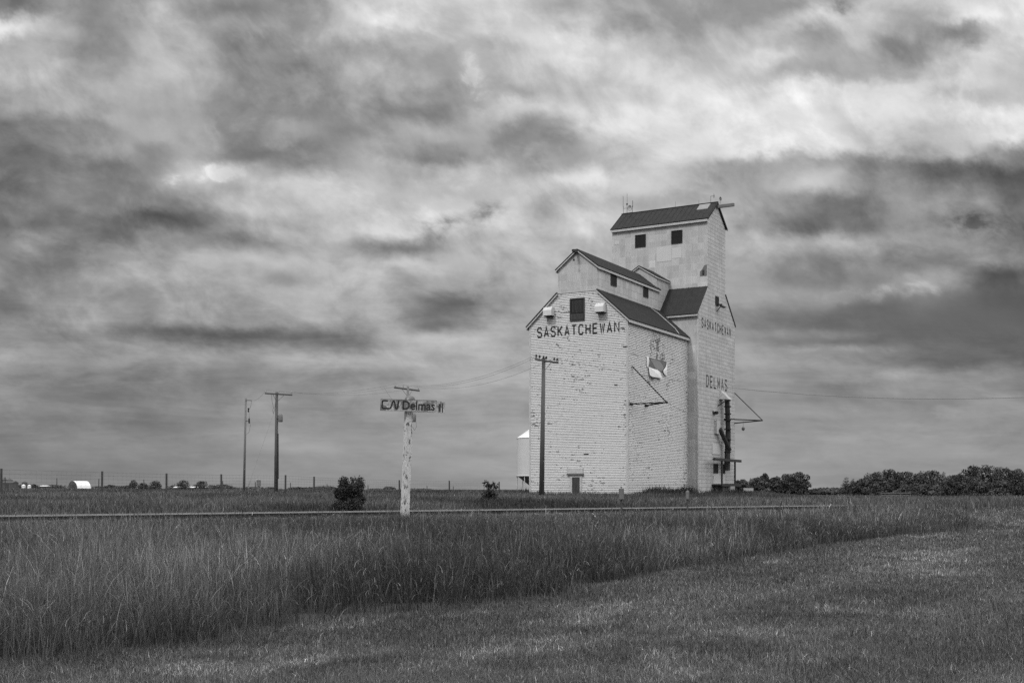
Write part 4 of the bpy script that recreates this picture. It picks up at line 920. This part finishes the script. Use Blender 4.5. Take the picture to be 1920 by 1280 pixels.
# parked pale car and truck far away
def far_car(px, base, Y, label, rz, m='white'):
    c = at(px, base, Y); gz = float(tz(c.x, c.y)); e = empty('parked_car', (c.x, c.y, c.z), rz, label, 'car')
    MB().prism([(-2.1, -.85, .3), (2.1, -.85, .3), (2.1, -.85, .75), (1.2, -.85, .88), (.7, -.85, 1.4), (-.9, -.85, 1.42), (-1.6, -.85, .95), (-2.1, -.85, .9)], (0, 1.7, 0)).build('body', M[m], e)
    MB().prism([(-1.35, -.87, .92), (1.0, -.87, .92), (.62, -.87, 1.33), (-.85, -.87, 1.34)], (0, 1.74, 0)).build('window', M['dark'], e)
    for x in (-1.3, 1.3):
        for y in (-.9, .7): MB().tube((x, y, .33), (x, y + .2, .33), .33, n=14).build('wheel', M['black'], e)
far_car(255, 917.0, 520, 'small pale car parked far off in the left field', R(10)); far_car(1403, 929.5, 205, 'small dark vehicle parked before the dark bush right of the elevator', R(80), 'steel')
# field gate and small post near the belt
fg = at(1680, 931, 170); e = empty('field_gate', (fg.x, fg.y, float(tz(fg.x, fg.y))), 0, 'pale low rail barrier in front of the tree belt', 'barrier')
for z in (.55, .85): MB().bar((-2.2, 0, z), (2.2, 0, z), .07, .10).build('rail', M['pole2'], e)
for x in (-2.1, -.7, .7, 2.1): MB().bar((x, .08, 0), (x, .08, 1.0), .09, .09, (1, 0, 0)).build('post', M['pole'], e)

# ------------------------------------------------------------------ grass
def blades(name, X, Y, h, wd, segs, m, tone, bend=.35, head=None, label=None, z=None, lean0=None):
    n = len(X); z = tz(X, Y) if z is None else z; P = np.stack([X, Y, z - .02], -1)
    az = rng.uniform(0, math.pi, n); la = rng.uniform(0, 2*math.pi, n) if lean0 is None else rng.normal(lean0, 1.1, n)
    b = bend * rng.random(n) ** 1.3; lean = np.stack([np.cos(la), np.sin(la), 0*la], -1); side = np.stack([np.cos(az), np.sin(az), 0*az], -1)
    if head is None: head = np.zeros(n, bool)
    T = np.linspace(0, 1, segs + 1); rows = []; tn = []
    for t in T:
        c = P + lean * (h * (b * t**2 + .06 * t))[:, None]; c[:, 2] += h * (t - .45 * b * t**3)
        w1 = wd * (1 - t) ** .6 + wd * .04
        w2 = wd * np.interp(t, [0, .70, .80, .9, 1], [.35, .3, 1.5, 1.2, .15])
        ww = np.where(head, w2, w1)[:, None] * .5
        rows += [c - side * ww, c + side * ww]
        tt = tone * np.where(head & (t > .72), 1.8, 1.0); tn += [tt, tt]
    V = np.stack(rows, 1); k = 2 * (segs + 1); base = (np.arange(n) * k)[:, None, None]
    q = np.array([[2*i, 2*i+1, 2*i+3, 2*i+2] for i in range(segs)])[None]
    o = np_mesh(name, V.reshape(-1, 3), (base + q).reshape(-1, 4), M[m], np.stack(tn, 1).ravel())
    return tag(o, label, 'grass', kind='stuff')
BP = [ground_hit(*p) for p in ((-260, 1262), (0, 1246), (194, 1224), (355, 1208), (452, 1187), (613, 1164), (729, 1155), (858, 1139), (987, 1121), (1084, 1108), (1213, 1080), (1300, 1062), (1397, 1048), (1461, 1039), (1558, 1020), (1687, 1006), (1790, 996), (1835, 988), (1815, 978), (1740, 972), (1660, 968))]
BP = [(BP[0][0] - 8, BP[0][1] - .6)] + BP
bpx = np.array([p[0] for p in BP]); bpy_ = np.array([p[1] for p in BP])
# close the outline along the near side of the ballast
sA = float(sdist(bpx[-1], bpy_[-1])); sB = -25.0
poly = list(zip(bpx, bpy_)) + [tpt(sA + 2, -2.2, 0)[:2], tpt(sB, -2.2, 0)[:2], (BP[0][0], tpt(sB, -2.2, 0)[1])]
poly = np.array(poly)
def inside(X, Y, pg):
    r = np.zeros(len(X), bool); j = len(pg) - 1
    for i in range(len(pg)):
        xi, yi, xj, yj = pg[i, 0], pg[i, 1], pg[j, 0], pg[j, 1]
        r ^= ((yi > Y) != (yj > Y)) & (X < (xj - xi) * (Y - yi) / (yj - yi + 1e-12) + xi); j = i
    return r
def edge_d(X, Y):
    d = np.full(len(X), 1e9)
    for i in range(len(BP) - 1):
        ax_, ay, bx_, by = bpx[i], bpy_[i], bpx[i+1], bpy_[i+1]; ux_, uy = bx_-ax_, by-ay; t = np.clip(((X-ax_)*ux_+(Y-ay)*uy)/(ux_*ux_+uy*uy), 0, 1)
        d = np.minimum(d, np.hypot(X-ax_-t*ux_, Y-ay-t*uy))
    return d
def scatter(y0, y1, dens, margin=2.5, xmax=.47):
    """points over a frustum slice, density per square metre"""
    area = (y1 - y0) * (xmax * (y0 + y1) + 2 * margin); n = int(area * dens); Y = rng.uniform(y0, y1, n * 2)[:]
    X = rng.uniform(-1, 1, n * 2) * (xmax * y1 + margin); k = np.abs(X) < xmax * Y + margin
    X, Y = X[k], Y[k]; return X[:n], Y[:n]
TX, TY, HH, WW = [], [], [], []
for (y0, y1, dn) in ((8.5, 13, 1700), (13, 18, 1150), (18, 26, 650), (26, 36, 340), (36, 50, 190), (50, 75, 100)):
    X, Y = scatter(y0, y1, dn); jit = .25 * (fbm(X * 1.7, Y * 1.7, 9, 2) - .5)
    k = inside(X + jit * 2, Y + jit * 2, poly); X, Y = X[k], Y[k]
    # clumping
    k = rng.random(len(X)) < np.clip(.12 + 2.6 * (fbm(X * 1.5, Y * 1.5, 3, 3) - .28), 0, 1); TX.append(X[k]); TY.append(Y[k])
TX = np.concatenate(TX); TY = np.concatenate(TY); ed = edge_d(TX, TY); q = qdist(TX, TY)
hh = .84 * (.55 + .45 * sst(ed, 0, .8)) * (.70 + .60 * fbm(TX * .6, TY * .6, 21, 3)) * rng.uniform(.45, 1.08, len(TX)) * (.85 + .3 * fbm(TX * 2.2, TY * 2.2, 22, 2))
wx = sst(TX, 13, 19); hh *= 1 - .64 * sst(q, -8, -3) * (1 - wx) - .15 * sst(q, -8, -3) * wx
wd = np.maximum(.0034, .00036 * TY) * rng.uniform(.6, 1.7, len(TX))
dry = fbm(TX * .22, TY * .22, 31, 3)
tone = np.exp(rng.normal(-.12, .5, len(TX))) * (.62 + .80 * sst(dry, .35, .7)); hd = rng.random(len(TX)) < .22 * (.4 + 1.2 * sst(fbm(TX*.4, TY*.4, 91, 3), .35, .65))
hh = np.where(hd, hh * 1.12, hh)
blades('tall_grass', TX, TY, hh, wd, 4, 'grass', tone, .5, hd, 'tall uncut grass with seed heads between the lawn and the railway')
k = (rng.random(len(TX)) < np.where(TY < 26, .20, .26)); PX, PY = TX[k], TY[k]
blades('pale_leaf_tips', PX, PY, rng.uniform(.07, .20, k.sum()), np.maximum(.006, .00055 * PY), 3, 'grass', np.exp(rng.normal(.45, .45, k.sum())), 2.2, None, 'pale curled leaf tips and seed tufts in the tall grass', z=tz(PX, PY) + hh[k] * rng.uniform(.35, .95, k.sum()))
k = rng.random(len(TX)) < .13; UX, UY = TX[k], TY[k]
blades('leafy_undergrowth', UX, UY, hh[k] * rng.uniform(.35, .85, len(UX)), np.maximum(.011, .0008 * UY), 4, 'grass', np.exp(rng.normal(-.35, .45, len(UX))), 1.3, None, 'broad bent leaves low in the tall grass')
n = 5200; j = rng.integers(1, len(BP) - 1, n); tt_ = rng.random(n); EX = bpx[j] + (bpx[j-1] - bpx[j]) * tt_; EY = bpy_[j] + (bpy_[j-1] - bpy_[j]) * tt_; off = np.abs(rng.normal(0, .55, n)); EX += off * .8; EY -= off * .6; EX += rng.normal(0, .12, n)
k = (fbm(EX * 1.5, EY * 1.5, 95, 3) > .44) & (EY > 7.5); EX, EY, off = EX[k], EY[k], off[k]
blades('edge_tufts', EX, EY, .34 * np.exp(-off * 1.1) * rng.uniform(.4, 1.2, len(EX)), np.maximum(.005, .0005 * EY), 3, 'grass', np.exp(rng.normal(-.1, .45, len(EX))), .9, None, 'ragged tufts spilling from the tall grass onto the lawn')
# mown grass
LX, LY = [], []
for (y0, y1, dn) in ((7.5, 11, 3400), (11, 15, 2200), (15, 22, 1100), (22, 32, 520), (32, 48, 230), (48, 80, 90)):
    X, Y = scatter(y0, y1, dn, 1.5); k = ~inside(X, Y, poly) & (qdist(X, Y) < -2.4); LX.append(X[k]); LY.append(Y[k])
LX = np.concatenate(LX); LY = np.concatenate(LY)
sw = LX * .83 - LY * .56                                    # across the mowing passes
patch = fbm(LX * .45, LY * .45, 41, 4); str_ = fbm(sw * .9, (LX*.56 + LY*.83) * .13, 51, 3)
lt = np.exp(rng.normal(-.14, .58, len(LX))) * (.60 + .40 * sst(patch, .3, .72) + .30 * sst(str_, .45, .7) + 0.55 * sst(fbm(sw * 1.6, (LX*.56 + LY*.83) * .5, 57, 4), .56, .70) * sst(fbm(LX * .16, LY * .16, 58, 2), .40, .62))
for (px, py, rd, g) in [(1340,1182,.5,.5),(1480,1196,.45,.6),(1560,1150,.5,.5),(1632,1140,.6,.8),(1700,1072,.9,.8),(1735,1050,1.2,.7),(1765,1036,1.5,.5),(1250,1232,.5,.6),(1150,1252,.4,.5),(1600,1240,.4,.4),(1760,1008,2.2,.6),(1880,976,3,.3),(420,1245,.7,.5),(640,1215,.8,.4),(900,1235,.7,.4),(1060,1180,1.0,.35)]:
    gx_, gy_ = ground_hit(px, py); dd = np.hypot((LX - gx_) / rd, (LY - gy_) / (rd * 1.6)); lt = lt * (1 + g * np.exp(-dd**2) * sst(fbm(LX * 2.2, LY * 2.2, 59, 4), .35, .6) * 1.5)
lh = .048 * (.7 + .9 * fbm(LX * .8, LY * .8, 61, 3)) * rng.uniform(.5, 1.6, len(LX)) * (1 + .02 * LY)
blades('mown_grass', LX, LY, lh, np.maximum(.0045, .00060 * LY), 2, 'lawn', lt, 1.1, None, 'short mown grass with dry pale patches in the foreground')
# stray taller stems in the lawn
X, Y = scatter(8.5, 30, 5, 1); k = ~inside(X, Y, poly); X, Y = X[k], Y[k]
blades('stray_stems', X, Y, rng.uniform(.08, .22, len(X)), np.full(len(X), .007), 3, 'lawn', rng.uniform(.9, 1.9, len(X)), .8, None, 'scattered taller stems standing in the mown grass')
# grass beyond the track
FX, FY = [], []
for (y0, y1, dn) in ((38, 60, 90), (60, 85, 50), (85, 130, 20), (130, 210, 6)):
    X, Y = scatter(y0, y1, dn, 3); q = qdist(X, Y); k = q > 2.1; FX.append(X[k]); FY.append(Y[k])
FX = np.concatenate(FX); FY = np.concatenate(FY)
c, s = math.cos(R(-29.607)), math.sin(R(-29.607)); lx = (FX - 9.522)*c + (FY - 95)*s; ly = -(FX - 9.522)*s + (FY - 95)*c
k = ~(((lx > -9.3) & (lx < .05) & (ly > -.05) & (ly < 14)) | ((lx > -8.9) & (lx < 1.1) & (ly > 13.5) & (ly < 24.1))); FX, FY = FX[k], FY[k]
pt = fbm(FX * .12, FY * .12, 71, 4); fh = .42 * (.55 + .9 * fbm(FX * .3, FY * .3, 73, 3)) * rng.uniform(.55, 1.2, len(FX))
fh *= .55 + .45 * sst(qdist(FX, FY), 2, 7)
blades('field_grass', FX, FY, fh, .00075 * FY, 2, 'grass', np.exp(rng.normal(-.1, .45, len(FX))) * (.6 + 1.0 * sst(pt, .32, .68)), .5, rng.random(len(FX)) < .1, 'rough field grass growing beyond the railway around the elevator')
seg = [((-9.3, -.25), (0.3, -.25), 900, .45), ((.25, 0), (.3, 13.4), 2600, .85), ((1.3, 13.5), (1.3, 24.2), 1500, .6), ((-9.5, -.3), (-9.5, 6), 500, .7)]
WX, WY, WH = [], [], []
for a_, b_, n_, h_ in seg:
    t = rng.random(n_); x = a_[0] + (b_[0]-a_[0])*t; y = a_[1] + (b_[1]-a_[1])*t; o_ = np.abs(rng.normal(0, .6, n_))
    if a_[0] == b_[0] or abs(a_[0]-b_[0]) < .1: x = x + o_ * (1 if a_[0] > 0 else -1)
    else: y = y - o_
    WX.append(9.522 + c*x - s*y); WY.append(95 + s*x + c*y); WH.append(h_ * rng.uniform(.3, 1.1, n_) * (.4 + 1.1 * fbm(t * 9 + a_[0], t * 0, 97, 2)))
WX, WY, WH = map(np.concatenate, (WX, WY, WH))
blades('base_weeds', WX, WY, WH, np.full(len(WX), .07), 3, 'grass', np.exp(rng.normal(-.45, .4, len(WX))), .7, None, 'dark weeds growing against the foot of the elevator')
n_ = 1300; a_ = rng.uniform(0, 6.28, n_); rr2 = np.abs(rng.normal(0, .45, n_)); X = sb.x + rr2*np.cos(a_); Y = sb.y - .25 + rr2*np.sin(a_)
blades('post_tuft', X, Y, rng.uniform(.6, 1.02, n_), np.full(n_, .016), 4, 'grass', np.exp(rng.normal(-.05, .45, n_)), .4, rng.random(n_) < .2, 'tall grass tuft round the foot of the station sign post')
# sparse weeds on the ballast
n = 9000; s_ = rng.uniform(-14, 62, n); q_ = np.where(rng.random(n) < .6, rng.uniform(-3.2, -1.9, n), rng.uniform(-2.6, 2.4, n)); X = T0[0] + TD[0]*s_ + TN[0]*q_; Y = T0[1] + TD[1]*s_ + TN[1]*q_
cl = fbm(s_ * .35, q_, 81, 3) > .52; X, Y, q_ = X[cl], Y[cl], q_[cl]
n = 16000; sm_ = rng.uniform(34, 110, n); qx = rng.uniform(-5.5, 2.6, n); k = sm_ > 42.5 + rng.normal(0, 2, n); sm_, qx = sm_[k], qx[k]; XR = T0[0] + TD[0]*sm_ + TN[0]*qx; YR = T0[1] + TD[1]*sm_ + TN[1]*qx
k = XR < .52 * YR + 2; XR, YR, qx = XR[k], YR[k], qx[k]; zr = tz(XR, YR)
blades('mound_grass', XR, YR, rng.uniform(.35, .75, len(XR)) * np.interp(sdist(XR, YR), [40, 48], [.6, 1]), .0008 * YR, 3, 'grass', np.exp(rng.normal(0, .4, len(XR))) * 1.15, .5, rng.random(len(XR)) < .15, 'tall pale grass overgrowing the track on the right', z=zr)
blades('track_weeds', X, Y, rng.uniform(.10, .36, len(X)) * np.where(rng.random(len(X)) < .12, 1.5, 1), .0005 * Y, 3, 'grass', rng.uniform(.6, 1.5, len(X)), .5, None, 'sparse weeds growing through the ballast', z=np.interp(q_, [-2.6, -1.7, -1, 1, 1.7, 2.6], [.34, .49, .54, .54, .49, .46]))
print('blades', len(TX), len(LX), len(FX))
